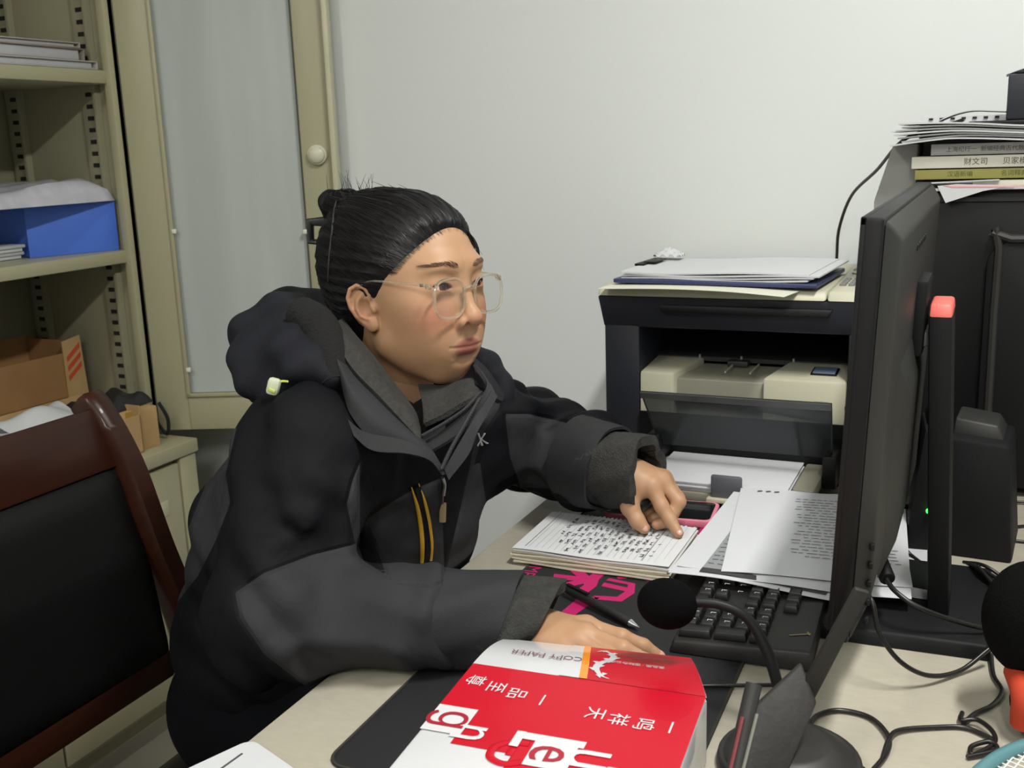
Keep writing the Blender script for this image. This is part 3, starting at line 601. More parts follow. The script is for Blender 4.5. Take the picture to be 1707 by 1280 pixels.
# ------------------------------------------------------------ small black boxes behind the stand
def speaker(loc, s, label, rz, lean=0, led=False):
    t = thing('desk_speaker', label, 'speaker', loc, rz, rot=(0, lean, rz)); w_, d_, h_ = s
    mb = MB(); mb.hexa([(-w_/2, -d_/2, 0), (w_/2, -d_/2, 0), (w_/2, d_/2, 0), (-w_/2, d_/2, 0)], [(-w_/2+.004, -d_/2+.006, h_), (w_/2-.012, -d_/2+.01, h_-.006), (w_/2-.012, d_/2-.01, h_-.004), (-w_/2+.004, d_/2-.01, h_)], .005); mb.build('cabinet', m_blackm, t)
    mb = MB(); mb.hexa([(-w_/2+.008, -d_/2+.03, h_-.004), (w_/2-.02, -d_/2+.03, h_-.008), (w_/2-.02, d_/2-.012, h_-.006), (-w_/2+.008, d_/2-.012, h_-.004)], [(-w_/2+.01, -d_/2+.036, h_+.018), (w_/2-.028, -d_/2+.036, h_+.012), (w_/2-.03, d_/2-.016, h_+.012), (-w_/2+.01, d_/2-.016, h_+.018)], .003); mb.build('top_cap', m_charc, t)
    if led: MB().sphere((0, -d_/2-.002, .06), .0035, 10, 6).build('green_light', glow_mat('green_led', (60, 220, 80), 4), t)
    return t
speaker((.003, 1.435, DZ), (.088, .12, .155), 'black speaker box standing right of the monitor stand column', R(-4))
speaker((-.068, 1.425, DZ), (.045, .11, .165), 'narrow black box with green light leaning behind the stand column', R(6), R(5), True)

# ------------------------------------------------------------ tower and the pile on it
TY = 1.655; TT = 1.197
tw = thing('computer_tower', 'black computer tower at the right carrying the pile of books', 'computer', (.105, TY, DZ))
MB().lh((-.212, 0, .008), (.22, .345, TT-DZ), .008).build('case', m_black, tw)
mb = MB(); mb.prism([(a+.085, b+.195) for a, b in rrect(.40, .36, .035)], (0, -.0, 0), (1, 0, 0), (0, 0, 1), .012, .003); o = mb.build('side_panel', m_blackm, tw)
mb = MB(); mb.tube([(-.1, -.012, .025), (-.1, -.012, .365), (-.085, -.012, .378), (.2, -.012, .378)], .006, 8, smooth=3); mb.build('panel_edge', m_charc, tw)
mb = MB()
for x in (-.19, .2):
    for y in (.03, .31): mb.cyl((x, y, 0), (x, y, .01), .012, .012, 14)
mb.build('foot', m_blackm, tw)
MB().lh((-.21, -.004, .43), (.22, .0, .436)).build('top_trim', m_charc, tw)
t = thing('magazine_file', 'grey card magazine file standing upright beside the tower', 'file holder', (0, 0, 0))
MB().prism([(-.141, .751), (-.112, .751), (-.112, 1.262), (-.146, 1.262), (-.170, 1.18), (-.170, 1.075), (-.141, 1.06)], (0, 1.93, 0), (1, 0, 0), (0, 0, 1), .24, .002).build('card_case', mat('grey_card', (150, 151, 148), .6), t)
def book(loc, size, spine, label, text='', tcol=(60, 60, 60), rz=0, tx=0, ts=.012, page=None, band=None):
    t = thing('book', label, 'book', loc, rz); L_, D_, H_ = size
    mc = mat('book_cover', spine, .45, var=.03)
    mb = MB(); mb.lh((0, 0, 0), (L_, D_, .0012), .0004); mb.lh((0, 0, H_-.0012), (L_, D_, H_), .0004); mb.lh((0, 0, 0), (L_, .0014, H_), .0006); cv = mb.build('cover', mc, t)
    MB().lh((.003, .0015, .0013), (L_-.003, D_-.003, H_-.0013)).build('pages', page or m_page, t)
    if text:
        mb = MB()
        for x, tx_, sz in text: put_text(mb, tx_, sz, (x, -.0002, H_*.48), (1, 0, 0), (0, 0, 1))
        mb.build('spine_lettering', mat('spine_ink', tcol, .6), cv)
    if band:
        MB().lh((band[0], -.0005, 0), (band[1], 0, H_)).build('spine_band', mat('spine_band', (130, 130, 128), .5), cv)
    return t
m_pinkp = mat('pink_printed_paper', (226, 160, 168), .7)
sheet('leaflet', [(-.105, 1.642, TT+.001), (.30, 1.642, TT+.001), (.30, 1.82, TT+.001), (-.105, 1.82, TT+.001)], lambda u, v: .002*math.sin(u*4)*(1-v), .003, 14, label='thick white leaflet lowest on the tower')
mb = MB(); mb.prism([(-.080, TT+.006), (-.055, TT+.008), (.02, TT+.005), (-.02, TT-.002), (-.068, TT-.018)], (0, 1.640, 0), (1, 0, 0), (0, 0, 1), .0006); o = tag(mb.build('folded_paper', m_paper), 'white corner of paper folded down over the tower edge', 'paper')
mb = MB(); mb.prism([(-.072, TT+.0065), (.03, TT+.0045), (.1, TT+.005), (.02, TT+.003), (-.06, TT+.0035)], (0, 1.6392, 0), (1, 0, 0), (0, 0, 1), .0004); mb.build('pink_edge', m_pinkp, o)
book((-.035, 1.66, TT+.0035), (.30, .16, .0085), (206, 202, 186), 'thin pale book under the olive book')
sheet('loose_paper', [(-.110, 1.65, TT+.0095), (.0, 1.65, TT+.0132), (.0, 1.8, TT+.0132), (-.110, 1.8, TT+.0095)], lambda u, v: .002*u*u*0, .0012, 8, m_paper, 'cream sheet sticking out below the olive book')
book((-.112, 1.657, TT+.0145), (.34, .17, .0135), (146, 142, 76), 'olive green book in the pile on the tower', [(.06, '汉语新编', .0085), (.13, '名词释典', .0085), (.18, '新版', .006)], (80, 84, 20), R(1.0))
book((-.117, 1.655, TT+.0300), (.35, .17, .0165), (226, 224, 212), 'white book in the pile on the tower', [(.085, '财文司', .0105), (.135, '贝家模', .0105), (.185, '出版社', .007)], (80, 74, 70), R(1.4), band=(.158, .165))
book((-.092, 1.660, TT+.0480), (.33, .16, .0155), (176, 176, 174), 'grey book topmost of the bound books', [(.0, '', .01), (.04, '上海纪行一', .008), (.105, '新编经典古代散文选读', .008)], (70, 68, 70), R(1.2))
m_p3 = mat('grey_paper_pile', (190, 191, 192), .75, var=.04)
for k in range(7):
    z0 = TT+.0685+.0030*k
    def wav(u, v, k=k, z0=z0): return (-.146+.005*((k*7) % 4)+u*.36, 1.632+.004*((k*5) % 3)+v*.2, z0+.0045*math.sin(u*5.6+.6)*(1-.3*v)+.0011*k*max(0, .4-u)*2-.014*max(0, .22-u)*(6-k)*.35)
    mb = MB(); mb.grid(wav, 24, 6, .0022); tag(mb.build('loose_paper', (m_p3, m_paper, m_paper2)[k % 3]), ('lowest', 'second', 'third', 'fourth', 'fifth', 'sixth', 'topmost')[k] + ' wavy sheaf of paper above the grey book', 'paper', 'paper sheaves on the books')
t = thing('spiral_notepad', 'white perforated notepad standing behind the paper pile', 'notepad', (0, 0, 0))
MB().lh((-.118, 1.80, 1.24), (.03, 1.806, 1.30)).build('pad', m_paper, t)
mb = MB()
for k in range(9): mb.box((-.102+.0155*k, 1.799, 1.297), (.006, .003, .003))
mb.build('punched_hole', m_dark, t, kind='stuff')
mb = MB(); mb.grid(lambda u, v: (-.085+.12*u, 1.66+.1*v, 1.2935+.017*math.sin(min(1, u*2.2)*1.57)*(1-.35*u)-.004*u), 16, 4, .0012); tag(mb.build('curled_sheet', m_paper2), 'grey white sheet curling up beside the black box', 'paper')
t = thing('network_box', 'black box standing on the paper pile at the right edge', 'box', (0, 0, 0))
MB().lh((-.045, 1.65, 1.284), (.12, 1.78, 1.2905), .002).build('base_plate', m_black, t)
MB().lh((.003, 1.655, 1.2905), (.12, 1.76, 1.352), .003).build('housing', m_navy, t)
MB().lh((.012, 1.66, 1.352), (.03, 1.69, 1.356), .001).build('top_tab', m_black, t)
mb = MB(); mb.grid(lambda u, v: (.0+.13*u, 1.67+.08*v, 1.353+.028*math.sin(u*1.5)), 12, 4, .001); tag(mb.build('curled_sheet', m_paper), 'white sheet arched over the top of the black box', 'paper')

# ------------------------------------------------------------ cables
m_cab = mat('black_cable', (24, 23, 22), .35, var=.05)
def cable(pts, r, label, name='cable', extra=None, smooth=8, group=None):
    t = thing(name, label, 'cable', (0, 0, 0), group=group); mb = MB(); mb.tube(pts, r, 10, smooth=smooth); mb.build('wire', m_cab, t); return t
t = cable([(-0.1098, 1.1971, 0.8488), (-0.1005, 1.1634, 0.8322), (-0.0845, 1.1211, 0.8139), (-0.0694, 1.1033, 0.8051), (-0.0451, 1.1004, 0.7939), (-0.0102, 1.1131, 0.7798), (0.0187, 1.1259, 0.7720), (0.0479, 1.1627, 0.7650)], .0028, 'black cable with a ferrite lump hanging behind the monitor', 'video_cable')
MB().cyl((-0.0985, 1.1576, 0.8276), (-0.0833, 1.1215, 0.8132), .0085, .0085, 14, .002).build('ferrite', m_blackm, t)
cable([(-0.0939, 1.0114, 0.8444), (-0.0863, 1.0011, 0.8343), (-0.0795, 0.9979, 0.8087), (-0.0599, 1.0002, 0.7814), (-0.0341, 1.0185, 0.7619), (-0.0068, 1.0521, 0.7554), (0.0182, 1.0798, 0.7700)], .0024, 'black cable looping down in front of the monitor base', 'looped_cable')
cable([(0.0196, 1.0928, 0.7720), (0.0210, 1.0949, 0.7580), (0.0237, 1.0592, 0.7530), (0.0313, 1.0282, 0.7530), (0.0237, 0.9979, 0.7530), (0.0087, 0.9750, 0.7530), (-0.0003, 0.9527, 0.7530)], .0024, 'black cord dropping off the monitor base onto the desk', 'power_cord')
cable([(-0.0020, 0.9732, 0.7530), (-0.0026, 0.9559, 0.7550), (0.0113, 0.9575, 0.7570), (0.0239, 0.9409, 0.7570), (0.0246, 0.9240, 0.7550), (0.0088, 0.9033, 0.7530), (0.0075, 0.9133, 0.7550), (0.0216, 0.9234, 0.7570), (0.0266, 0.9147, 0.7550), (0.0042, 0.8976, 0.7530)], .0022, 'small coil of black cord near the right edge', 'coiled_cord')
cable([(-0.1299, 0.8943, 0.7530), (-0.1248, 0.9206, 0.7530), (-0.1067, 0.9378, 0.7530), (-0.0795, 0.9346, 0.7530), (-0.0613, 0.9071, 0.7540), (-0.0597, 0.8798, 0.7530), (-0.0697, 0.8421, 0.7530)], .0024, 'black cord curving over the desk beside the microphone base', 'curved_cord')
cable([(-0.0624, 0.8659, 0.7530), (-0.0595, 0.8980, 0.7560), (-0.0522, 0.9202, 0.7540), (-0.0229, 0.9386, 0.7530), (0.0018, 0.9470, 0.7530), (0.0242, 0.9355, 0.7530)], .0022, 'black cord running toward the small coil', 'straight_cord')
cable([(-0.1261, 0.8543, 0.7570), (-0.1065, 0.8595, 0.7560), (-0.0860, 0.8568, 0.7530), (-0.0697, 0.8421, 0.7530)], .002, 'thin cord leaving the microphone base', 'microphone_cord')
cable([(-0.2636, 0.9201, 0.7570), (-0.2310, 0.9334, 0.7565), (-0.1941, 0.9534, 0.7540), (-0.1652, 0.9701, 0.7530), (-0.1471, 1.0016, 0.7530), (-0.1313, 1.0557, 0.7530), (-0.1272, 1.0940, 0.7530)], .002, 'thin black cord crossing the desk mat end', 'crossing_cord')
cable([(-0.2609, 1.9900, 1.0387), (-0.2607, 1.9900, 1.0659), (-0.2542, 1.9600, 1.1170), (-0.2275, 1.9000, 1.1778), (-0.1785, 1.8000, 1.2222), (-0.1379, 1.7000, 1.2640), (-0.1029, 1.6600, 1.2793), (-0.0749, 1.6500, 1.2857), (-0.0524, 1.6650, 1.2931)], .0027, 'black cable hanging along the wall from the book pile', 'hanging_cable')
for k, (a, b_, c) in enumerate((((0.0227, 1.6055, 0.7560), (0.0465, 1.6112, 0.7540), (0.0777, 1.6162, 0.7540)), ((0.0249, 1.4894, 0.7560), (0.0457, 1.5050, 0.7530), (0.0754, 1.5250, 0.7530)), ((0.0201, 1.4407, 0.7560), (0.0452, 1.4509, 0.7530), (0.0734, 1.4517, 0.7530)))):
    cable([a, b_, c], .002, ('farthest', 'middle', 'nearest')[k] + ' of three thin cords right of the speaker box', 'side_cord')
for k in range(5):
    a = Vector((-0.0234, 1.3163, 0.7750)); 
    cable([(-.012+.004*k, 1.33-.012*k, DZ+.012+.004*k), (.012+.006*k, 1.30-.02*k, DZ+.022-.002*k), (.045, 1.285-.034*k+.01*(k % 2), DZ+.008+.004*k), (.085, 1.25-.03*k, DZ+.006), (.14, 1.2-.02*k, DZ+.004)], .0022+.0003*(k % 2), ('thin black cord farthest back in the tangle right of the stand column', 'second black cord from the back of the cord tangle', 'middle black cord in the cord tangle by the speaker box', 'second black cord from the front of the cord tangle', 'black cord lying foremost in the tangle right of the stand column')[k], 'tangled_cord', group='tangled cords by the stand')
cable([(-0.1060, 1.3049, 0.8210), (-0.0939, 1.3254, 0.7901), (-0.0760, 1.3380, 0.7621), (-0.0505, 1.3043, 0.7580)], .0026, 'black cable slanting down from the monitor to the desk', 'slanting_cable')
cable([(-0.1093, 1.3908, 0.8094), (-0.0940, 1.4070, 0.8008), (-0.0762, 1.4243, 0.7920)], .0035, 'thick black lead between monitor and narrow box', 'short_lead')

# ------------------------------------------------------------ gooseneck microphone
mic = thing('gooseneck_microphone', 'black gooseneck desk microphone with foam head above the keyboard', 'microphone', (0, 0, 0))
bc = Vector((-.135, .832, DZ))
mb = MB(); mb.cyl(bc, bc+Vector((0, 0, .012)), .062, .060, 40, .002); mb.cyl(bc+Vector((0, 0, .012)), bc+Vector((0, 0, .026)), .057, .035, 40, .003); mb.build('base', mat('grey_black_base', (40, 39, 38), .5, var=.15), mic)
neck = [bc+Vector((.012, .018, .02)), Vector((-0.1508, 0.8771, 0.7731)), Vector((-0.1542, 0.8814, 0.7968)), Vector((-0.1675, 0.8889, 0.8291)), Vector((-0.1854, 0.8925, 0.8539)), Vector((-0.2096, 0.8895, 0.8643)), Vector((-0.2359, 0.8834, 0.8658))]
mb = MB(); mb.tube(neck, [.0052]*4+[.0046]*3, 12, smooth=8); mb.build('gooseneck', m_black, mic)
mb = MB(); hp = Vector((-0.2562, 0.8789, 0.8628)); mb.sphere(hp, (.028, .0235, .0235), 32, 20); o = mb.build('foam_head', mat('black_foam', (12, 12, 13), .95, bump=.5, bscale=700, spec=.05), mic)

# ------------------------------------------------------------ dark folding stand in the foreground
fs = thing('tablet_stand', 'dark grey folding stand with tilted plate in front of the microphone base', 'stand', (0, 0, 0))
dpv = Vector((-.409, .886, -.22)); toc = Vector((.4, -.75, .25)).normalized()
pts = [Vector(p) for p in ((-0.1291, 0.8475, 0.8410), (-0.1131, 0.8316, 0.8155), (-0.1287, 0.7857, 0.7733), (-0.1643, 0.7551, 0.7618), (-0.1641, 0.7855, 0.7927), (-0.1614, 0.8088, 0.8135))]
mb = MB(); c0 = sum(pts, Vector())/6; n0 = Vector((.25, -.9, .2)).normalized(); t_ = bmesh.new()
f_ = t_.faces.new([t_.verts.new(p) for p in pts]); e = bmesh.ops.extrude_face_region(t_, geom=[f_]); bmesh.ops.translate(t_, vec=-n0*.008, verts=[v for v in e['geom'] if isinstance(v, bmesh.types.BMVert)]); bmesh.ops.recalc_face_normals(t_, faces=t_.faces)
bmesh.ops.bevel(t_, geom=list(t_.edges), offset=.002, segments=2, profile=.5, affect='EDGES'); mb._merge(t_); mb.build('plate', mat('dark_grey_leather', (38, 37, 36), .65, var=.12, vscale=18, bump=.4, bscale=120), fs)
mb = MB(); mb.tube([(-0.1575, 0.7904, 0.8457), (-0.1601, 0.7722, 0.8227), (-0.1620, 0.7412, 0.7924), (-0.1632, 0.7093, 0.7600)], .0068, 10, smooth=2, flat=.8); ro = mb.build('front_strut', m_charc, fs)
mb = MB(); mb.tube([(-0.1610, 0.7644, 0.8294), (-0.1638, 0.7325, 0.7972)], .0016, 6, smooth=0); mb.build('red_stripe', mat('dull_red_trim', (120, 52, 56), .5), ro)
mb = MB(); mb.tube([(-0.1508, 0.7706, 0.8308), (-0.1549, 0.7366, 0.7969)], .0014, 6, smooth=0); mb.build('pale_stripe', mat('pale_grey_trim', (120, 122, 112), .5), ro)
mb = MB()
a, b_ = Vector((-0.0825, 0.8430, 0.9179)), Vector((-0.1278, 0.8449, 0.8055)); ax = (b_-a).normalized(); sd = Vector((.91, .41, -.03)); sd = (sd-ax*sd.dot(ax)).normalized(); up_ = ax.cross(sd)
mb.hexa([a-sd*.006-up_*.003, a+sd*.007-up_*.003, a+sd*.007+up_*.003, a-sd*.006+up_*.003], [b_-sd*.008-up_*.003, b_+sd*.008-up_*.003, b_+sd*.008+up_*.003, b_-sd*.008+up_*.003], .0018); mb.build('rear_strut', m_charc, fs)
mb = MB(); mb.cyl((-0.1425, 0.7364, 0.7500), (-0.1403, 0.7252, 0.7580), .03, .03, 24, .002); mb.tube([(-0.1406, 0.7266, 0.7570), (-0.1538, 0.7732, 0.7695)], .006, 8, smooth=0); mb.build('foot', m_black, fs)

# ------------------------------------------------------------ right edge: padded toy and racket
ty = thing('plush_toy', 'round black plush toy with orange collar at the right edge', 'toy', (0, 0, 0))
hc = Vector((0.0513, 0.9942, 0.8460))
mb = MB(); mb.sphere(hc, (.043, .043, .054), 32, 20); mb.build('head', mat('black_plush', (16, 16, 16), .95, bump=.5, bscale=400, spec=.05), ty)
oc = Vector((0.0494, 0.9509, 0.7891))
mb = MB(); mb.tube([hc+Vector((-.012, -.01, -.048)), oc+Vector((0, 0, .004)), oc+Vector((.004, 0, -.022))], [.010, .014, .017], 14); mb.build('collar', mat('orange_felt', (190, 62, 34), .8), ty)
mb = MB(); bb = oc+Vector((.022, .01, -.03)); mb.sphere((bb.x, bb.y, DZ+.033), (.036, .036, .034), 24, 14); mb.build('body', mat('black_plush_body', (16, 16, 16), .95, spec=.05), ty)
rk = thing('badminton_racket', 'teal framed racket with white strings at the bottom right corner', 'racket', (0, 0, 0))
rc = Vector((.090, .790, DZ+.030)); ua, va = Vector((.35, .93, .04)).normalized(), Vector((.93, -.35, -.03)).normalized()
mb = MB(); mb.tube([rc+ua*.12*math.cos(a)+va*.085*math.sin(a) for a in np.linspace(0, 2*math.pi, 24, endpoint=False)], .0062, 10, closed=True, smooth=3); mb.build('rim', mat('teal_paint', (84, 128, 134), .4), rk)
mb = MB()
for k in range(-13, 14):
    q = k/14*.085; h_ = .12*math.sqrt(1-(q/.085)**2); mb.tube([rc+va*q-ua*h_, rc+va*q+ua*h_], .0007, 5, smooth=0)
for k in range(-18, 19):
    q = k/19*.12; h_ = .085*math.sqrt(1-(q/.12)**2); mb.tube([rc+ua*q-va*h_, rc+ua*q+va*h_], .0007, 5, smooth=0)
mb.build('strings', mat('white_strings', (215, 218, 214), .5), rk, kind='stuff')
mb = MB(); mb.tube([rc-ua*.12, rc-ua*.33], .0045, 10, smooth=0); mb.build('shaft', m_charc, rk)
mb = MB(); mb.lh((rc.x-.02, rc.y-.03, DZ), (rc.x+.06, rc.y+.05, DZ+.022), .004); tag(mb.build('black_case', m_black), 'flat black case under the racket strings', 'case')

# ------------------------------------------------------------ ream of copy paper
m_rw = mat('white_wrapper', (212, 213, 216), .22, var=.01, coat=.5)
m_rr = mat('red_wrapper', (188, 14, 38), .35, var=.03, coat=.12, spec=.3)
m_rd = mat('dark_red_lettering', (160, 34, 52), .3)
m_or = mat('orange_wrapper', (240, 150, 40), .22, coat=.5)
m_gr = mat('purple_grey_lettering', (120, 82, 96), .4)
RZ = .816
ream = thing('copy_paper_ream', 'red and white wrapped ream of copy paper in the foreground', 'paper ream', (0, 0, 0))
fl_, fr_ = Vector((-0.4154, 0.7914, 0.8160)), Vector((-0.2007, 0.8070, 0.8160))
ex = (fr_-fl_).normalized(); ey = Vector((ex.y, -ex.x, 0)); WD = (fr_-fl_).length      # ex to the right, ey toward the photographer
def RP(u, v, z=0): return fl_ + ex*(u*WD) + ey*(v*.30) + Vector((0, 0, z))
mb = MB(); hgt = Vector((0, 0, RZ-DZ-.003)); pad_ = [RP(0, 0), RP(1, 0), RP(1, 1), RP(0, 1)]
mb.hexa([p-hgt for p in pad_], pad_, .004); mb.build('wrapped_block', m_rw, ream)
fa, fb = Vector((-0.4289, 0.8902, 0.7930)), Vector((-0.2429, 0.9145, 0.7930))
def flap(u, v): # v 0 at the block, 1 at the folded end
    return (RP(u, 0)*(1-v)+(fa*(1-u)+fb*u)*v) + Vector((0, 0, .004*math.sin(v*3.14)))
mb = MB(); mb.grid(lambda u, v: flap(u, v), 24, 14); mb.build('folded_end', m_rw, ream)
mb = MB(); mb.hexa([RP(0, 0)-hgt, RP(1, 0)-hgt, fb-Vector((0, 0, .0395)), fa-Vector((0, 0, .0395))], [RP(0, 0)-Vector((0, 0, .004)), RP(1, 0)-Vector((0, 0, .004)), fb-Vector((0, 0, .003)), fa-Vector((0, 0, .003))]); mb.build('end_tuck', m_rw, ream)
# flat printing on the wrapper
def patch(name, m, fn, nu=12, nv=6, par=ream): mb = MB(); mb.grid(fn, nu, nv); return mb.build(name, m, par)
e1 = .0006
def TP(u, v, dz=e1): # v>0 on the block top, v<0 on the folded end
    return RP(u, v)+Vector((0, 0, dz)) if v >= 0 else flap(u, min(1, -v))+Vector((0, 0, dz+.0004))
patch('red_print', m_rr, lambda u, v: TP(.003+u*.994, .0+v*(.33+.0*u), e1))
patch('red_print', m_rr, lambda u, v: TP(.475+u*.523, -.001-v*.97, e1), 8, 10)
patch('red_print', m_rr, lambda u, v: TP(.155+u*.842, .33+v*.10, e1), 8, 4)
patch('red_print', m_rr, lambda u, v: TP(.40+u*.597, .43+v*.07, e1), 8, 4)
patch('red_print', m_rr, lambda u, v: TP(.57+u*.427, .50+v*.50, e1), 4, 4)
patch('orange_curve', m_or, lambda u, v: TP(.455+.035*u+.03*math.sin((1-v)*1.4)-.012, -.001-v*.97, e1+.0005), 3, 14)
patch('white_curve', m_rw, lambda u, v: TP(.385+.072*u+(.03*math.sin((1-v)*1.4)-.012)*u, -.001-v*.97, e1+.0003), 6, 14)
ux, uy = -ex, -(-ey)   # the print reads from the far side: letters' right is -ex, letters' up is +ey (toward the photographer)
def lay(mb, body, size, u, v, m=None, sx=1., dz=.0013, turn=False):
    vv, ff = text_verts(body, size); w0 = len(mb.bm.verts); ids = []
    for a in vv:
        du, dv_ = (a[1]*sx/WD, a[0]/.30) if turn else (-a[0]*sx/WD, a[1]/.30)
        V_ = v+dv_ if v >= 0 else v+dv_*3.6
        ids.append(mb.bm.verts.new(TP(u+du, V_, dz)))
    for p in ff:
        try: mb.bm.faces.new([ids[i] for i in p])
        except ValueError: pass
mb = MB(); lay(mb, 'COPY PAPER', .0130, .295, -.42, dz=.0013); mb.build('grey_lettering', m_gr, ream)
mb = MB()
for ch, u, v in (('一', .905, .19), ('鸣', .805, .195), ('祥', .705, .19), ('天', .61, .178), ('一', .378, .152), ('品', .268, .138), ('至', .168, .12), ('尊', .066, .10)): lay(mb, ch, .019, u, v, turn=True)
lay(mb, '高品质 · 国际办公用纸', .0062, .705, -.47, dz=.0015)
mb.build('white_lettering', m_rw, ream, kind='stuff')
mb = MB(); lay(mb, 'S', .07, .845, .46, sx=1.1, turn=True); lay(mb, 'u', .062, .70, .40, sx=1.15, turn=True); lay(mb, 'n', .052, .215, .37, sx=1.15, turn=True); mb.build('brand_letter', m_rw, ream, kind='stuff')
patch('letter_block', m_rw, lambda u, v: TP(.005+u*.165, .255+v*.135, e1+.0006), 4, 4)
patch('letter_block', m_rw, lambda u, v: TP(.455+u*.165, .345+v*.125, e1+.0006), 4, 4)
patch('letter_stem', m_rw, lambda u, v: TP(.375+u*.265, .325+v*.032, e1+.0007), 4, 2); patch('letter_stem', m_rw, lambda u, v: TP(.37+u*.035, .325+v*.075, e1+.0011), 2, 2)
mb = MB(); lay(mb, 'ɡ', .047, .108, .325, sx=1.0, dz=.0018, turn=True); lay(mb, 'e', .052, .545, .408, sx=1.15, dz=.0018, turn=True); mb.build('brand_letter', m_rd, ream, kind='stuff')
mb = MB(); mb.tube([TP(.44, .375, .001), TP(.37, .38, .001), TP(.325, .41, .001), TP(.33, .46, .001), TP(.39, .48, .001), TP(.45, .46, .001)], .0035, 8, smooth=5, flat=.15); mb.tube([TP(.39, .41, .001), TP(.39, .44, .001)], .003, 8, smooth=0, flat=.15); mb.build('brand_letter', m_rr, ream)
mb = MB(); lay(mb, '® ', .02, .02, .62); mb.build('small_mark', m_rd, ream)
# winding white emblem
mb = MB(); D_ = [(.02, .48), (-.012, .42), (-.034, .26), (-.022, .10), (.012, -.02), (.03, -.16), (.014, -.32), (-.02, -.40), (-.048, -.34)]
P = catmull(D_, 5); n_ = len(P); ids = []
for i, (a, b_) in enumerate(P):
    k = .006+.012*math.sin(3.14*min(1, i/n_*1.08))
    ids.append((mb.bm.verts.new(TP(.575+a*1.1-k, -.47+b_*.85, .0012)), mb.bm.verts.new(TP(.575+a*1.1+k, -.47+b_*.85, .0012))))
for i in range(n_-1): mb.bm.faces.new((ids[i][0], ids[i][1], ids[i+1][1], ids[i+1][0]))
for i in range(3, n_-2, 3):
    a, b_ = P[i]; s_ = (-1)**i
    try: mb.bm.faces.new([mb.bm.verts.new(TP(.575+(a*1.1)+s_*.012, -.47+(b_+.04)*.85, .0012)), mb.bm.verts.new(TP(.575+a*1.1+s_*.036, -.47+(b_-.03)*.85, .0012)), mb.bm.verts.new(TP(.575+a*1.1+s_*.012, -.47+(b_-.05)*.85, .0012))])
    except ValueError: pass
mb.build('winding_emblem', m_rw, ream)

# ------------------------------------------------------------ chair
m_wood = wood_mat('dark_red_brown_wood', (36, 16, 10), (60, 31, 21))
m_lea = mat('black_leatherette', (11, 12, 12), .55, spec=.2, var=.06, bump=.15, bscale=300)
ch = thing('office_chair', 'dark wooden chair with black padded back behind the woman', 'chair', (-.95, .82, 0))
O = Vector((.95, -.82, 0))
post = [(-1.176, .945), (-1.158, .925), (-1.118, .85), (-1.082, .74), (-1.062, .60), (-1.058, .48)]
PYS = (1.085, .555)
for y in PYS:
    mb = MB(); P = catmull([(x, y+(.03 if i > 3 else 0)*(1 if y > .8 else -1), z) for i, (x, z) in enumerate(post)], 8); pv = []
    for i, p in enumerate(P):
        a = p-P[i-1] if i else P[1]-P[0]; a = a/np.linalg.norm(a); nx = np.array([-a[2], 0, a[0]]); w_ = .020+.008*math.sin(3.1*i/len(P)); h_ = .020
        pv.append([mb.bm.verts.new(Vector(p+nx*sx*w_)+Vector((0, sy*h_, 0))+O) for sx, sy in ((-1, -.7), (-.6, -1), (.6, -1), (1, -.7), (1, .7), (.6, 1), (-.6, 1), (-1, .7))])
    for i in range(len(pv)-1):
        for k in range(8): mb.bm.faces.new((pv[i][k], pv[i][(k+1) % 8], pv[i+1][(k+1) % 8], pv[i+1][k]))
    mb.bm.faces.new(pv[0][::-1]); mb.bm.faces.new(pv[-1]); bmesh.ops.recalc_face_normals(mb.bm, faces=mb.bm.faces)
    mb.build('back_post', m_wood, ch, 60)
y0, y1 = PYS[1]+.015, PYS[0]-.015
def bar(name, sec, m, dy=0, bev=.004):
    mb = MB(); mb.prism([(a, b_) for a, b_ in sec], (0+O.x, y1+O.y+dy, 0), (1, 0, 0), (0, 0, 1), (y1-y0)+2*dy, bev); return mb.build(name, m, ch)
bar('top_rail', [(-1.172, .93), (-1.145, .94), (-1.110, .858), (-1.138, .85)], m_wood)
bar('lower_rail', [(-1.085, .585), (-1.05, .585), (-1.05, .545), (-1.085, .545)], m_wood)
mb = MB()
def pad(u, v):
    z = .858-.28*v; x = np.interp(z, [.48, .60, .74, .85, .935], [-1.058, -1.062, -1.082, -1.118, -1.160]); b = min(1, min(u, 1-u, v, 1-v)*9)**.5
    return (x+.004+.016*b+O.x, y0+(y1-y0)*u+O.y, z)
mb.grid(pad, 24, 24, .02); mb.build('back_cushion', m_lea, ch, 80)
mb = MB()
def seat(u, v):
    b = min(1, min(u, 1-u, v, 1-v)*7)**.5; return (-1.04+.46*u+O.x, .56+.53*v+O.y, .425+.045*b+.006*math.sin(u*3.1)*math.sin(v*3.1))
mb.grid(seat, 24, 24, .05); mb.build('seat_cushion', m_lea, ch, 80)
MB().lh((-1.05+O.x, .56+O.y, .37), (-.58+O.x, 1.09+O.y, .415), .006).build('seat_frame', m_wood, ch)
for x, y in ((-1.04, .575), (-1.04, 1.065), (-.60, .575), (-.60, 1.065)):
    mb = MB(); mb.hexa([(x-.017+O.x, y-.017+O.y, 0), (x+.017+O.x, y-.017+O.y, 0), (x+.017+O.x, y+.017+O.y, 0), (x-.017+O.x, y+.017+O.y, 0)], [(x-.022+O.x, y-.022+O.y, .372), (x+.022+O.x, y-.022+O.y, .372), (x+.022+O.x, y+.022+O.y, .372), (x-.022+O.x, y+.022+O.y, .372)], .003); mb.build('leg', m_wood, ch)

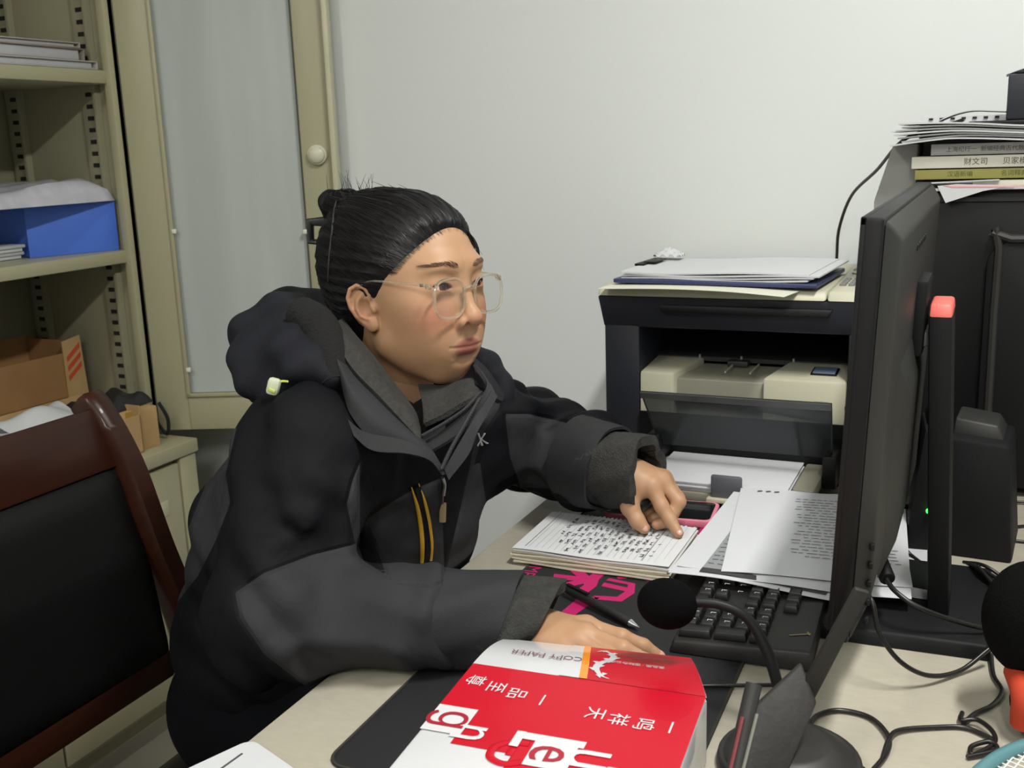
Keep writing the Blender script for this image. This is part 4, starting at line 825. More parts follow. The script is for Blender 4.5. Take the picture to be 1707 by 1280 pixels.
# ------------------------------------------------------------ implicit surfaces -> meshes (used for the person)
def sd_ell(P, c, r, Rm=None):
    q = P-np.array(c)
    if Rm is not None: q = q@Rm
    r = np.array(r); k0 = np.linalg.norm(q/r, axis=1); k1 = np.linalg.norm(q/(r*r), axis=1); return k0*(k0-1)/np.maximum(k1, 1e-9)
def sd_cap(P, a, b, ra, rb=None):
    a, b = np.array(a, float), np.array(b, float); rb = ra if rb is None else rb
    ab = b-a; h = np.clip((P-a)@ab/max(ab@ab, 1e-12), 0, 1); return np.linalg.norm(P-a-h[:, None]*ab, axis=1)-(ra+(rb-ra)*h)
def smin(a, b, k):
    h = np.maximum(k-np.abs(a-b), 0)/k; return np.minimum(a, b)-h*h*k*.25
def smax(a, b, k): return -smin(-a, -b, k)
def sd_chain(P, pts, rs, k=.0):
    d = None
    if not hasattr(rs, '__len__'): rs = [rs]*len(pts)
    for i in range(len(pts)-1):
        c = sd_cap(P, pts[i], pts[i+1], rs[i], rs[i+1]); d = c if d is None else (smin(d, c, k) if k else np.minimum(d, c))
    return d
def surfnet(f, lo, hi, h, B=8):
    lo = np.array(lo, float); n = np.ceil((np.array(hi)-lo)/(h*B)).astype(int)
    bi = np.stack(np.meshgrid(*[np.arange(k) for k in n], indexing='ij'), -1).reshape(-1, 3)
    cd = f(lo+(bi+.5)*h*B); bi = bi[np.abs(cd) < h*B*1.25]
    g = np.stack(np.meshgrid(*[np.arange(B+1)]*3, indexing='ij'), -1).reshape(-1, 3)
    V = np.empty((len(bi), (B+1)**3), np.float32)
    for s in range(0, len(bi), 600): 
        I = (bi[s:s+600, None, :]*B+g[None]); V[s:s+600] = f((lo+I.reshape(-1, 3)*h)).reshape(-1, (B+1)**3)
    V = V.reshape(-1, B+1, B+1, B+1); ins = V < 0
    keep = ins.any((1, 2, 3)) & ~ins.all((1, 2, 3)); V, ins, bi = V[keep], ins[keep], bi[keep]
    C = [ins[:, a:B+a, b:B+b, c:B+c] for a in (0, 1) for b in (0, 1) for c in (0, 1)]; S = sum(x.astype(np.int8) for x in C); act = (S > 0) & (S < 8)
    idx = np.argwhere(act); blk, ci = idx[:, 0], idx[:, 1:]; G = bi[blk]*B+ci
    dim = (n*B+4).astype(np.int64); keyf = lambda g_: (g_[:, 0].astype(np.int64)*dim[1]+g_[:, 1])*dim[2]+g_[:, 2]
    acc = np.zeros((len(idx), 3)); cnt = np.zeros(len(idx))
    cor = [(a, b, c) for a in (0, 1) for b in (0, 1) for c in (0, 1)]
    val = {c: V[blk, ci[:, 0]+c[0], ci[:, 1]+c[1], ci[:, 2]+c[2]] for c in cor}
    for a in cor:
        for ax in range(3):
            if a[ax]: continue
            b = list(a); b[ax] = 1; va, vb = val[a], val[tuple(b)]; m = (va < 0) != (vb < 0)
            t = np.where(m, va/np.where(m, va-vb, 1), 0); p = np.array(a, float)[None]+0*acc; p[:, ax] += t
            acc[m] += p[m]; cnt[m] += 1
    vert = lo+(G+acc/np.maximum(cnt, 1)[:, None])*h
    key = keyf(G); order = np.argsort(key); ks = key[order]
    quads = []
    for ax in range(3):
        o1, o2 = [(1, 2), (2, 0), (0, 1)][ax]
        sl0 = [slice(None)]+[slice(0, B)]*3; sl1 = list(sl0); sl1[ax+1] = slice(1, B+1)
        A_, B_ = ins[tuple(sl0)], ins[tuple(sl1)]; ed = np.argwhere(A_ != B_)
        if not len(ed): continue
        g0 = bi[ed[:, 0]]*B+ed[:, 1:]; flip = A_[ed[:, 0], ed[:, 1], ed[:, 2], ed[:, 3]]
        q = []; ok = np.ones(len(ed), bool)
        for d1, d2 in ((-1, -1), (0, -1), (0, 0), (-1, 0)):
            gg = g0.copy(); gg[:, o1] += d1; gg[:, o2] += d2; k_ = keyf(gg); p = np.clip(np.searchsorted(ks, k_), 0, len(ks)-1); ok &= ks[p] == k_; q.append(order[p])
        q = np.stack(q, 1); q[~flip] = q[~flip][:, ::-1]; quads.append(q[ok])
    quads = np.concatenate(quads)
    for _ in range(2):
        e = h*.25; d0 = f(vert); gr = np.stack([f(vert+np.eye(3)[i]*e)-d0 for i in range(3)], 1)/e
        n2 = np.maximum((gr*gr).sum(1), .05); st = -(d0/n2)[:, None]*gr; L_ = np.linalg.norm(st, axis=1); st *= np.minimum(1, h*.7/np.maximum(L_, 1e-9))[:, None]; vert = vert+st
    return vert, quads
def mesh_from(name, verts, faces, attrs=None):
    me = bpy.data.meshes.new(name); nq = len(faces); k = faces.shape[1]
    me.vertices.add(len(verts)); me.vertices.foreach_set('co', np.asarray(verts, np.float32).ravel())
    me.loops.add(nq*k); me.loops.foreach_set('vertex_index', faces.astype(np.int32).ravel())
    me.polygons.add(nq); me.polygons.foreach_set('loop_start', np.arange(0, nq*k, k, dtype=np.int32)); me.polygons.foreach_set('loop_total', np.full(nq, k, np.int32))
    me.update(calc_edges=True); me.validate()
    for an, v in (attrs or {}).items():
        v = np.asarray(v, np.float32)
        if v.ndim == 1: a = me.attributes.new(an, 'FLOAT', 'POINT'); a.data.foreach_set('value', v)
        else: a = me.attributes.new(an, 'FLOAT_COLOR', 'POINT'); a.data.foreach_set('color', np.hstack([v, np.ones((len(v), 1), np.float32)]).ravel())
    return me

# ------------------------------------------------------------ the woman
def unit(v): v = np.array(v, float); return v/np.linalg.norm(v)
HY, HP, HR = R(-16.7), R(2.1), R(-1.5)
def rot3(y, p, r):
    a, b, c, d, e, g = math.cos(y), math.sin(y), math.cos(p), math.sin(p), math.cos(r), math.sin(r)
    return np.array([[a, -b, 0], [b, a, 0], [0, 0, 1]])@np.array([[c, 0, -d], [0, 1, 0], [d, 0, c]])@np.array([[1, 0, 0], [0, e, -g], [0, g, e]])
HRm = rot3(HY, HP, HR); HO = np.array([-.647, 1.116, 1.1032]); HS = .96
def H2W(p): return (np.atleast_2d(p)*HS)@HRm.T+HO
def hw(p): return Vector(H2W(np.array(p, float))[0])
BF, BL = np.array([.945, -.327, 0]), np.array([.327, .945, 0])     # body forward / body left
EYE = [np.array([.0780, s*.0305, .0180]) for s in (-1, 1)]
def eye_open(P, s):    # almond opening, <0 inside
    y = (P[:, 1]-s*.0305)*1.0; z = P[:, 2]-.0180-.0012*(s*y/.014)
    up = np.hypot(y, z+.0152)-.0203; dn = np.hypot(y, z-.0205)-.0246
    return np.maximum(np.maximum(up, dn), .0725-P[:, 0])
def lips(P):
    ay = np.abs(P[:, 1]); x = .1000-9.5*ay**2; zl = -.0568+.7*ay**2
    Q = np.stack([P[:, 0]-x, P[:, 1]*0, P[:, 2]-zl], 1); t = np.clip(1-(ay/.0285)**2, 0, 1)**.6
    up = np.hypot((Q[:, 0]+.0025)/1.0, (Q[:, 2]-.0036*t+.0012*np.exp(-(ay/.004)**2))/1.05)-(.0012+.0048*t)
    lo = np.hypot((Q[:, 0]+.0035)/1.0, (Q[:, 2]+.0042*t)/1.15)-(.0012+.0050*t)
    e = np.maximum(ay-.0290, 0)
    return up+e, lo+e, Q
def FW(P): return .125*np.clip(-P[:, 2]-.022, 0, .1)*np.clip((P[:, 0]-.0)/.06, 0, 1)   # the lower face sits back
def face_sd(P):
    P = P.copy(); P[:, 0] += FW(P); A = P.copy(); A[:, 1] = np.abs(P[:, 1])
    d = sd_ell(A, (-.004, 0, .045), (.094, .072, .080))
    d = smin(d, sd_ell(A, (.034, 0, -.014), (.060, .0595, .084)), .035)
    d = smin(d, sd_cap(A, (.008, .045, -.052), (.064, .012, -.083), .018, .015), .032)
    d = smin(d, sd_ell(A, (.0685, 0, -.085), (.0175, .021, .0155)), .022)
    d = smin(d, sd_ell(A, (.056, .034, -.010), (.024, .021, .021)), .028)
    d = smin(d, sd_ell(A, (.063, .026, -.042), (.026, .02, .026)), .03)
    d = smin(d, sd_ell(A, (.0765, 0, -.057), (.020, .031, .022)), .022)
    d = smin(d, sd_ell(A, (.082, .020, .042), (.012, .022, .008)), .02)
    # eye sockets, then lids
    d = smax(d, -sd_ell(A, (.1105, .032, .017), (.018, .021, .0135)), .018)
    d = smin(d, np.linalg.norm(A-np.array([.0777, .0305, .0175]), axis=1)-.0141, .010)
    # nose
    d = smin(d, sd_cap(A, (.088, 0, .022), (.1055, 0, -.014), .0056, .0076), .014)
    d = smin(d, sd_ell(A, (.1080, 0, -.0215), (.0105, .0108, .0095)), .009)
    d = smin(d, sd_ell(A, (.0970, .0132, -.0262), (.0108, .0072, .0082)), .005)
    d = smax(d, -sd_ell(A, (.1050, .0092, -.0297), (.0058, .0040, .0052)), .002)
    d = smax(d, -sd_cap(A, (.0915, .0212, -.025), (.089, .0217, -.033), .0012), .005)
    # mouth
    up, lo, Q = lips(P)
    d = smin(d, up, .0035); d = smin(d, lo, .0035)
    ay = A[:, 1]; g = np.hypot(Q[:, 0]-.0035, Q[:, 2])-.0011; g = np.maximum(g, ay-.0275)
    d = smax(d, -g, .0022)
    d = smax(d, -sd_ell(A, (.1090, 0, -.0450), (.006, .0028, .006)), .006)
    d = smax(d, -sd_ell(A, (.1005, 0, -.0730), (.0070, .014, .0036)), .010)
    d = smax(d, -sd_cap(A, (.0800, .0310, -.058), (.078, .0315, -.062), .0012), .006)
    # eye openings
    for s in (-1, 1): d = smax(d, -eye_open(P, s), .0012)
    return d
EA = np.array([math.cos(R(26)), math.sin(R(26)), 0]); tl = R(17); EB = np.array([-math.sin(tl)*EA[0], -math.sin(tl)*EA[1], math.cos(tl)]); EA2 = np.array([math.cos(tl)*EA[0], math.cos(tl)*EA[1], math.sin(tl)]); EN = np.cross(EB, EA2)
def ear_pt(a, b, c=0, s=-1):
    p = np.array([-.006, -.0715, -.002])+EA2*a+EB*b-EN*c; p = p.copy()
    if p[1] < -.2: pass
    if s > 0: p[1] = -p[1]
    return p
def ear_sd(P):
    A = P.copy(); A[:, 1] = -np.abs(P[:, 1])
    if EN[1] > 0: sg = -1
    else: sg = 1
    E = lambda a, b, c=0: np.array([-.006, -.0715, -.005])+(EA2*a+EB*b)*.94+EN*sg*c
    Rm_ = np.stack([EA2, EB, EN*sg], 1)
    d = sd_ell(A, E(-.0035, .002, -.001), (.0165, .0275, .0046), Rm_)
    hel = [E(.006, .003, .0015), E(.0125, .013, .003), E(.010, .024, .0045), E(.001, .0305, .005), E(-.010, .0285, .005), E(-.0175, .019, .0045), E(-.0185, .006, .004), E(-.0150, -.008, .003), E(-.008, -.019, .002)]
    d = smin(d, sd_chain(A, hel, .0027), .003)
    d = smin(d, sd_ell(A, E(.001, -.0245, .001), (.0085, .0085, .0042), Rm_), .006)
    ant = [E(.003, .017, .002), E(-.006, .012, .0035), E(-.0105, .002, .004), E(-.0085, -.009, .0035), E(.0, -.0155, .003)]
    d = smin(d, sd_chain(A, ant, .0026), .003)
    d = smax(d, -sd_ell(A, E(.0010, -.001, .0045), (.0075, .0110, .0070), Rm_), .003)
    d = smin(d, sd_ell(A, E(.0110, -.005, .003), (.0034, .0055, .0030), Rm_), .005)
    d = smax(d, -sd_cap(A, E(-.004, .022, .0055), E(-.0135, .010, .0055), .0022), .002)
    return d
def head_sd(P):
    d = face_sd(P); d = smin(d, ear_sd(P), .004)
    W = P
    n = sd_chain(P, [(-.022, 0, -.03), (-.034, 0, -.095), (-.060, .0, -.165)], [.050, .049, .056])
    return smin(d, n, .022)
hv, hq = surfnet(head_sd, (-.13, -.105, -.20), (.135, .105, .14), .0016)
hv2 = hv
hvw = hv.copy(); hvw[:, 0] += FW(hv); up, lo, _ = lips(hvw); lipm = np.clip(1.15-np.minimum(up, lo)/.0016, 0, 1)*(hv[:, 0] > .06)
def bl(c, r): return np.exp(-(np.linalg.norm((hv-np.array(c))/np.array(r), axis=1))**2)
SK = np.array(s2l((181, 141, 108))); BLU = np.array(s2l((174, 110, 90))); LIP = np.array(s2l((146, 86, 74))); 
tint = np.repeat(SK[None], len(hv), 0)
for c, r, k in (((.078, -.042, -.018), (.03, .022, .02), .75), ((.078, .042, -.018), (.03, .022, .02), .75), ((.118, 0, -.02), (.014, .014, .012), .35), ((-.01, -.085, -.02), (.02, .02, .02), .5), ((-.01, .085, -.02), (.02, .02, .02), .5), ((.09, 0, -.09), (.02, .02, .015), .2)):
    b = (bl(c, r)*k)[:, None]; tint = tint*(1-b)+BLU*b
tint = tint*(1-lipm[:, None])+LIP*lipm[:, None]
for s in (-1, 1):
    eo = eye_open(hv, s); m = (np.exp(-np.maximum(eo, 0)/.0012)*(hv[:, 0] > .06)*(np.abs(hv[:, 1]-s*.0305) < .017)*.55)[:, None]; tint = tint*(1-m)+np.array(s2l((120, 72, 62)))*m
m, nt, b, N, L = node_mat('skin'); m_skin = m
at_ = N('ShaderNodeAttribute'); at_.attribute_name = 'tint'; L(at_.outputs['Color'], b.inputs['Base Color']); b.inputs['Roughness'].default_value = .48; b.inputs['Specular IOR Level'].default_value = .4
b.inputs['Subsurface Weight'].default_value = .12; b.inputs['Subsurface Radius'].default_value = (.012, .005, .003); b.inputs['Subsurface Scale'].default_value = .5
n2 = N('ShaderNodeTexNoise'); n2.inputs['Scale'].default_value = 900; tc = N('ShaderNodeTexCoord'); L(tc.outputs['Object'], n2.inputs[0]); bp = N('ShaderNodeBump'); bp.inputs['Strength'].default_value = .06; bp.inputs['Distance'].default_value = .001; L(n2.outputs[0], bp.inputs['Height']); L(bp.outputs[0], b.inputs['Normal'])

# hands: chains of finger joints
def hand_sd(P, wrist, back, fingers, thumb, palm):
    d = None
    for pts, rs in fingers:
        c = sd_chain(P, pts, rs, .004); d = c if d is None else smin(d, c, .0035)
    pm = sd_chain(P, palm[0], palm[1], .01)
    for pts, rs in fingers:
        pm = smin(pm, sd_cap(P, wrist+np.array([0, 0, .0]), pts[0], .017, rs[0]*1.12), .014)
    d = smin(d, pm, .007)
    d = smin(d, sd_chain(P, thumb[0], thumb[1], .006), .012)
    d = smin(d, sd_cap(P, back, wrist, .026, .024), .02)
    return d
A_ = lambda *p: [np.array(q, float) for q in p]
rW = np.array([-.425, .948, .792])
RF = [(A_((-.366, .966, .800), (-.326, .963, .794), (-.306, .972, .779), (-.2925, .9775, .7635)), [.0105, .0092, .0082, .0072]),
      (A_((-.358, .944, .803), (-.316, .936, .796), (-.292, .942, .778), (-.280, .946, .7640)), [.0108, .0095, .0083, .0072]),
      (A_((-.364, .932, .799), (-.328, .922, .791), (-.306, .924, .775), (-.296, .926, .7635)), [.0102, .0088, .0078, .0068]),
      (A_((-.376, .922, .791), (-.350, .911, .783), (-.333, .909, .770), (-.325, .910, .7635)), [.0090, .0078, .0070, .0062])]
RT = lambda q: np.array([q[0], q[1]-.011, .7612+(q[2]-.7635)*.70])
rW = RT(rW); RF = [([RT(q) for q in p_], r_) for p_, r_ in RF]
rhand = lambda P: hand_sd(P, rW, RT((-.50, .932, .797)), RF, ([RT(q) for q in ((-.412, .962, .785), (-.385, .978, .776), (-.360, .980, .767), (-.338, .978, .7635))], [.014, .0115, .0098, .0080]), ([RT(q) for q in ((-.40, .955, .792), (-.395, .925, .789))], [.017, .016]))
lW = np.array([-.432, 1.298, .838])
LF = [(A_((-.396, 1.288, .8335), (-.380, 1.279, .8100), (-.3665, 1.2735, .7935), (-.3535, 1.2655, .7805)), [.0108, .0095, .0084, .0068]),
      (A_((-.388, 1.305, .836), (-.362, 1.297, .812), (-.371, 1.284, .7885), (-.386, 1.279, .7840)), [.0108, .0095, .0084, .0074]),
      (A_((-.390, 1.322, .834), (-.368, 1.316, .810), (-.382, 1.302, .7885), (-.398, 1.296, .7850)), [.0103, .0090, .0080, .0070]),
      (A_((-.400, 1.336, .828), (-.382, 1.333, .806), (-.396, 1.320, .7885), (-.409, 1.314, .7850)), [.0092, .0080, .0072, .0064])]
lhand = lambda P: hand_sd(P, lW, np.array([-.51, 1.312, .850]), LF, (A_((-.424, 1.282, .828), (-.420, 1.268, .808), (-.408, 1.262, .792), (-.3985, 1.2605, .7835)), [.0150, .0118, .0098, .0078]), (A_((-.412, 1.292, .832), (-.414, 1.318, .830)), [.016, .016]))
rv, rq = surfnet(rhand, (-.54, .86, .745), (-.26, 1.02, .84), .0016)
lv, lq = surfnet(lhand, (-.56, 1.22, .765), (-.33, 1.37, .89), .0016)
# coarse body under the clothes
SR, ER, WR = np.array((-0.6943, 0.9395, 0.9438)), np.array((-0.6698, 0.8260, 0.8047)), np.array([-.425, .938, .793])
SL, EL, WL = np.array([-.635, 1.268, .895]), np.array([-.628, 1.43, .838]), np.array([-.437, 1.300, .842])
TOR = A_((-.825, 1.10, .59), (-.80, 1.09, .67), (-.745, 1.085, .82), (-.70, 1.095, .915))
def lat(P, k):   # squeeze the body-left axis about the trunk line
    c = np.array([-.80, 1.075, 0]); v = (P-c)@BL; return P-np.outer(v*(1-k), BL)
HIPR, HIPL = np.array([-.85, 1.0, .575]), np.array([-.83, 1.17, .575]); KR, KL = np.array([-.47, .93, .57]), np.array([-.45, 1.20, .57]); AR, AL = np.array([-.42, .93, .09]), np.array([-.40, 1.20, .09])
def body_sd(P):
    Q = lat(P, .74); t = [lat(p[None], .74)[0] for p in TOR]
    d = sd_chain(Q, t, [.105, .098, .095, .075], .05)
    d = smin(d, sd_chain(P, [H2W((-.034, 0, -.10))[0], TOR[3]], [.045, .055]), .03)
    for a, e, w_ in ((SR, ER, WR), (SL, EL, WL)): d = smin(d, sd_chain(P, [a, e, w_], [.045, .036, .024], .01), .03)
    for a, e, w_ in ((HIPR, KR, AR), (HIPL, KL, AL)): d = smin(d, sd_chain(P, [a, e, w_], [.075, .05, .036], .015), .03)
    for a in (AR, AL): d = smin(d, sd_cap(P, a+np.array([-.03, 0, -.05]), a+np.array([.13, 0, -.055]), .033, .028), .02)
    return d
bv, bq = surfnet(body_sd, (-1.15, .72, 0), (-.2, 1.6, 1.1), .011)
allv = np.vstack([H2W(hv), rv, lv, bv]); offs = np.cumsum([0, len(hv), len(rv), len(lv)])
allq = np.vstack([hq+offs[0], rq+offs[1], lq+offs[2], bq+offs[3]])
ht = np.repeat(SK[None], len(rv)+len(lv)+len(bv), 0)*np.array([.94, .93, .92])
# nails and knuckles: pinker finger ends
hvv = np.vstack([rv, lv, bv])
for F_ in (RF, LF):
    for pts, rs in F_:
        for q, k in ((pts[-1], .45), (pts[1], .18)):
            g = (np.exp(-(np.linalg.norm(hvv-q, axis=1)/.008)**2)*k)[:, None]; ht = ht*(1-g)+BLU*g
person = tag(link_mesh('person', mesh_from('person', allv, allq, {'tint': np.vstack([tint, ht])}), m_skin, None, 0), 'seated woman in a dark padded jacket and clear glasses looking up at the monitor', 'person')

m_nail = mat('fingernail_pink', (198, 150, 132), .25)
for F_, tip_n in ((RF[0], (.3, -.2, .9)), (RF[1], (.3, -.2, .9)), (LF[0], (.55, -.75, .55)), (([np.array((-.408, 1.262, .792)), np.array((-.3985, 1.2605, .7835))], [.0098, .0078]), (.3, -.85, .45))):
    pts, rs = F_; d_ = Vector(pts[-1]-pts[-2]).normalized(); n_ = Vector(tip_n); n_ = (n_-d_*n_.dot(d_)).normalized(); s_ = d_.cross(n_)
    t = bmesh.new(); bmesh.ops.create_uvsphere(t, u_segments=16, v_segments=10, radius=1)
    c_ = Vector(pts[-1])+d_*.0012+n_*(rs[-1]*.80)
    for v in t.verts: v.co = c_+d_*(v.co.x*.0052)+s_*(v.co.y*.0042)+n_*(v.co.z*.0016)
    me = bpy.data.meshes.new('fingernail'); t.to_mesh(me); t.free(); link_mesh('fingernail', me, m_nail, person, 0)
# eyes
m_sc = mat('eye_white', (214, 205, 198), .15, var=.01); m_ir = mat('brown_iris', (84, 46, 34), .12, var=.15, vscale=300); m_pu = mat('pupil_black', (8, 7, 7), .08)
for s, e in zip((-1, 1), EYE):
    t = bmesh.new(); bmesh.ops.create_uvsphere(t, u_segments=48, v_segments=40, radius=.0122); g = Vector(unit((1, .02, .04))); q = Vector((0, 0, 1)).rotation_difference(g)
    for f in t.faces:
        a = f.calc_center_median().angle(Vector((0, 0, 1))); f.material_index = 2 if a < .22 else 1 if a < .53 else 0
    bmesh.ops.transform(t, matrix=q.to_matrix().to_4x4(), verts=t.verts)
    for v in t.verts: v.co = hw(np.array(v.co)+e)
    me = bpy.data.meshes.new('eyeball'); t.to_mesh(me); t.free(); link_mesh('eyeball', me, [m_sc, m_ir, m_pu], person, 0)
m_hair = mat('black_hair', (13, 12, 15), .5, var=.2, vscale=60, spec=.3); m_hair_s = mat('hair_strands', (20, 18, 19), .42, spec=.4)
m_lash = mat('lash_black', (26, 18, 16), .6); m_brow = mat('brow_brown', (98, 70, 58), .8)
# lashes on the upper lid and brow hairs lying on the skin
from mathutils.bvhtree import BVHTree
hb = BVHTree.FromPolygons([tuple(v) for v in hv], [tuple(int(i) for i in q) for q in hq])
def skin_at(y, z, off=.0006):
    r = hb.ray_cast(Vector((.2, y, z)), Vector((-1, 0, 0))); return np.array(r[0]+r[1]*off) if r[0] is not None else np.array([.09, y, z])
mb = MB(); rr = random.Random(3)
for s in (-1, 1):
    pts = []
    for t in np.linspace(-1, 1, 13):
        y = t*.0132; z = .0180+.0012*(y/.014)-.0152+math.sqrt(max(0, .0203**2-y*y))
        e = EYE[0]*np.array([1, -s*1, 1]) if s > 0 else EYE[0]; x = .0777+math.sqrt(max(1e-6, .0138**2-y*y-(z-.0175)**2)); pts.append(hw((x+.0006, s*(.0305+y), z)))
    mb.tube(pts, [.0006, .0010, .0012, .0012, .0009], 6, smooth=2)
mb.build('eyelashes', m_lash, person)
mb = MB()
for s in (-1, 1):
    for k in range(150):
        t = rr.random(); w_ = .0036*(1-.75*t**1.5)*min(1, .5+t*4)
        y = .0125+.037*t; z = .0420+.0045*math.sin(min(1, t*1.2)*2.0)-.002*t+rr.uniform(-1, 1)*w_
        a = R(58-62*t+rr.uniform(-12, 12)); l = .0055*(1-.35*t)
        p0, p1 = skin_at(s*y, z, .0005), skin_at(s*(y+l*math.cos(a)), z+l*math.sin(a)*.6, .0011)
        mb.tube([hw(p0), hw((p0+p1)/2+np.array([.0003, 0, 0])), hw(p1)], [.00024, .0002, .0001], 4, smooth=0)
mb.build('eyebrows', m_brow, person, kind='stuff')

# ---- hair: swept back cap, bun, claw clip
def hairline(z): return np.interp(z, [-.10, -.06, -.03, -.006, .004, .015, .03, .045, .06, .075, .088, .10], [-.052, -.048, -.036, -.018, .016, .028, .036, .050, .063, .074, .083, .12])
def hair_sd(P):
    d = sd_ell(P, (-.008, 0, .047), (.1035, .0815, .0885))
    d = smin(d, sd_ell(P, (-.062, 0, -.008), (.066, .066, .080)), .03)
    d = smin(d, sd_ell(P, (-.072, -.002, .055), (.062, .070, .072)), .03)
    d = smin(d, sd_ell(P, (-.052, 0, .085), (.050, .052, .045)), .03)
    ang = np.arctan2(P[:, 1], P[:, 2]-.02); fd = np.clip((hairline(P[:, 2])-P[:, 0]-.004)/.03, 0, 1); d = d+fd*(.0012*np.sin(ang*34+P[:, 0]*40)+.0006*np.sin(ang*81+P[:, 0]*90))
    g = hairline(P[:, 2])-.004*np.exp(-(P[:, 1]/.03)**2)-P[:, 0]
    return smax(d+.0075*np.exp(-np.maximum(g, 0)/.014), -g, .004)
def bun_sd(P):
    q = P-np.array([-.116, -.006, .120]); r_ = np.hypot(q[:, 0]*.85+q[:, 2]*.3, q[:, 1]); a = np.arctan2(q[:, 1], q[:, 0])
    d = np.hypot(np.hypot(q[:, 0], q[:, 1])-.013, q[:, 2]*.9)-(.017+.0016*np.sin(a*3+q[:, 2]*160)+.0008*np.sin(a*17))
    d = smin(d, sd_chain(P, [(-.118, -.012, .10), (-.126, -.02, .065), (-.128, -.022, .03), (-.118, -.02, -.01)], [.016, .018, .019, .015], .004)+.0016*np.sin(P[:, 2]*190+P[:, 1]*110), .006)
    return d
hcv, hcq = surfnet(lambda P: smin(hair_sd(P), bun_sd(P), .006), (-.17, -.10, -.12), (.11, .10, .165), .0024)
hair = link_mesh('hair', mesh_from('hair', H2W(hcv), hcq), m_hair, person, 0)
hhb = BVHTree.FromPolygons([tuple(v) for v in hcv], [tuple(int(i) for i in q) for q in hcq])
mb = MB(); cen = Vector((-.02, 0, .03))
def on_hair(p, off): 
    dr = (Vector(p)-cen).normalized(); r_ = hhb.ray_cast(cen+dr*.25, -dr); return (r_[0]+dr*off) if r_[0] is not None else Vector(p)
rr = random.Random(9)
for k in range(620):
    f = rr.random(); z = -.045+.143*f; sd_ = -1 if rr.random() < .75 else 1
    x = float(hairline(z))-.004-rr.random()**2*.06
    q = 1-((z-.047)/.0885)**2-((x+.008)/.1035)**2; y = sd_*.0815*math.sqrt(max(.0, q))
    a = Vector((x, y, z)); e = Vector((-.126, sd_*.006-.012, .03+.088*f**.8)); n = 10; P = []
    off = rr.uniform(.0001, .0010)
    for i in range(n+1):
        t = i/n; p = a.lerp(e, t); P.append(hw(on_hair(p, off*math.sin(3.14*min(1, t*1.1+.05)))))
    mb.tube(P, [.0002, .00036, .00036, .0002], 4, smooth=0)
for k in range(420):  # fine hairs crossing the hairline
    z = rr.uniform(.034, .094); sd_ = -1 if rr.random() < .7 else 1; x = float(hairline(z)); q = 1-((z-.045)/.080)**2-((x+.004)/.094)**2
    if q <= 0: continue
    p = Vector((x+rr.uniform(-.002, .0045), sd_*.072*math.sqrt(q), z)); c_ = Vector((0, 0, .03)); d_ = (p-c_).normalized(); h_ = hb.ray_cast(c_+d_*.25, -d_)
    if h_[0] is None: continue
    a = h_[0]+d_*.0003; e = a+Vector((-.020, sd_*.004, .006+rr.uniform(-.004, .006))); m_ = a.lerp(e, .5)
    mb.tube([hw(a), hw(on_hair(m_, .0006)), hw(on_hair(e, .0008))], [.00005, .00016, .00016], 4, smooth=2)
for k in range(46):   # fly-away hairs
    kind = rr.random()
    if kind < .45: a = Vector((-.085+rr.uniform(-.02, .02), rr.uniform(-.03, .02), .122)); dr = Vector((rr.uniform(-.6, .5), rr.uniform(-.5, .3), 1))
    elif kind < .72: a = Vector((rr.uniform(-.04, .05), rr.uniform(-.03, .03), .131)); dr = Vector((-.9, rr.uniform(-.3, .3), .35))
    else: a = Vector((.058+rr.uniform(0, .02), .05+rr.uniform(-.01, .012), .06+rr.uniform(-.01, .02))); dr = Vector((.5, .4, -1))
    dr.normalize(); l = rr.uniform(.014, .036); a = on_hair(a, -.001); s_ = Vector((rr.uniform(-1, 1), rr.uniform(-1, 1), rr.uniform(-1, .2)))*.3
    mb.tube([hw(a), hw(a+dr*l*.5+s_*l*.2), hw(a+dr*l+s_*l*.7)], [.00035, .00028, .00012], 4, smooth=3)
for k in range(14):  # strands falling at the far temple
    t = k/13; a = on_hair(Vector((.070-.02*t, .034+.022*t, .082-.02*t)), .0005); o_ = Vector((.35, .9, 0)).normalized()
    mb.tube([hw(a), hw(a+o_*.006+Vector((.004, 0, -.012))), hw(a+o_*.008+Vector((.005-.006*t, 0, -.030))), hw(a+o_*.004+Vector((.0-.008*t, 0, -.044-.010*(k % 3))))], [.0007, .0006, .0004, .00015], 5, smooth=3)
mb.build('hair_strands', m_hair_s, hair, kind='stuff')
mb = MB()
def cl(a, b, c): return hw((a, b, c))
mb.tube([cl(-.128, -.022, .099), cl(-.147, -.036, .099), cl(-.146, -.038, .074), cl(-.127, -.026, .072)], .0042, 8, smooth=0, flat=1.6)
mb.tube([cl(-.124, -.020, .110), cl(-.130, -.026, .085), cl(-.130, -.028, .055), cl(-.122, -.026, .03)], .0045, 8)
mb.build('claw_clip', mat('black_clip_plastic', (22, 21, 22), .3), hair)
CO = Vector((0, 0, CAMZ))
def px_dir(x, y): return (_r*((x-853.5)/1760)+_u*((640-y)/1760)+_f).normalized()
lo_ = Vector(((np.array(CO)-HO)@HRm)/HS)
def hair_px(x, y, off):
    d = Vector(np.array(px_dir(x, y))@HRm).normalized(); h = hhb.ray_cast(lo_, d); return hw(h[0]-d*off) if h[0] is not None else None
mb = MB(); mb.tube([p for p in (hair_px(x, y, .0032) for x, y in ((562, 330), (557, 350), (554, 380), (551, 410), (548, 440), (547, 470))) if p], [.0007, .0013, .0013, .0007], 6, smooth=3); mb.build('clip_edge', mat('glossy_black_edge', (46, 46, 50), .25), hair)

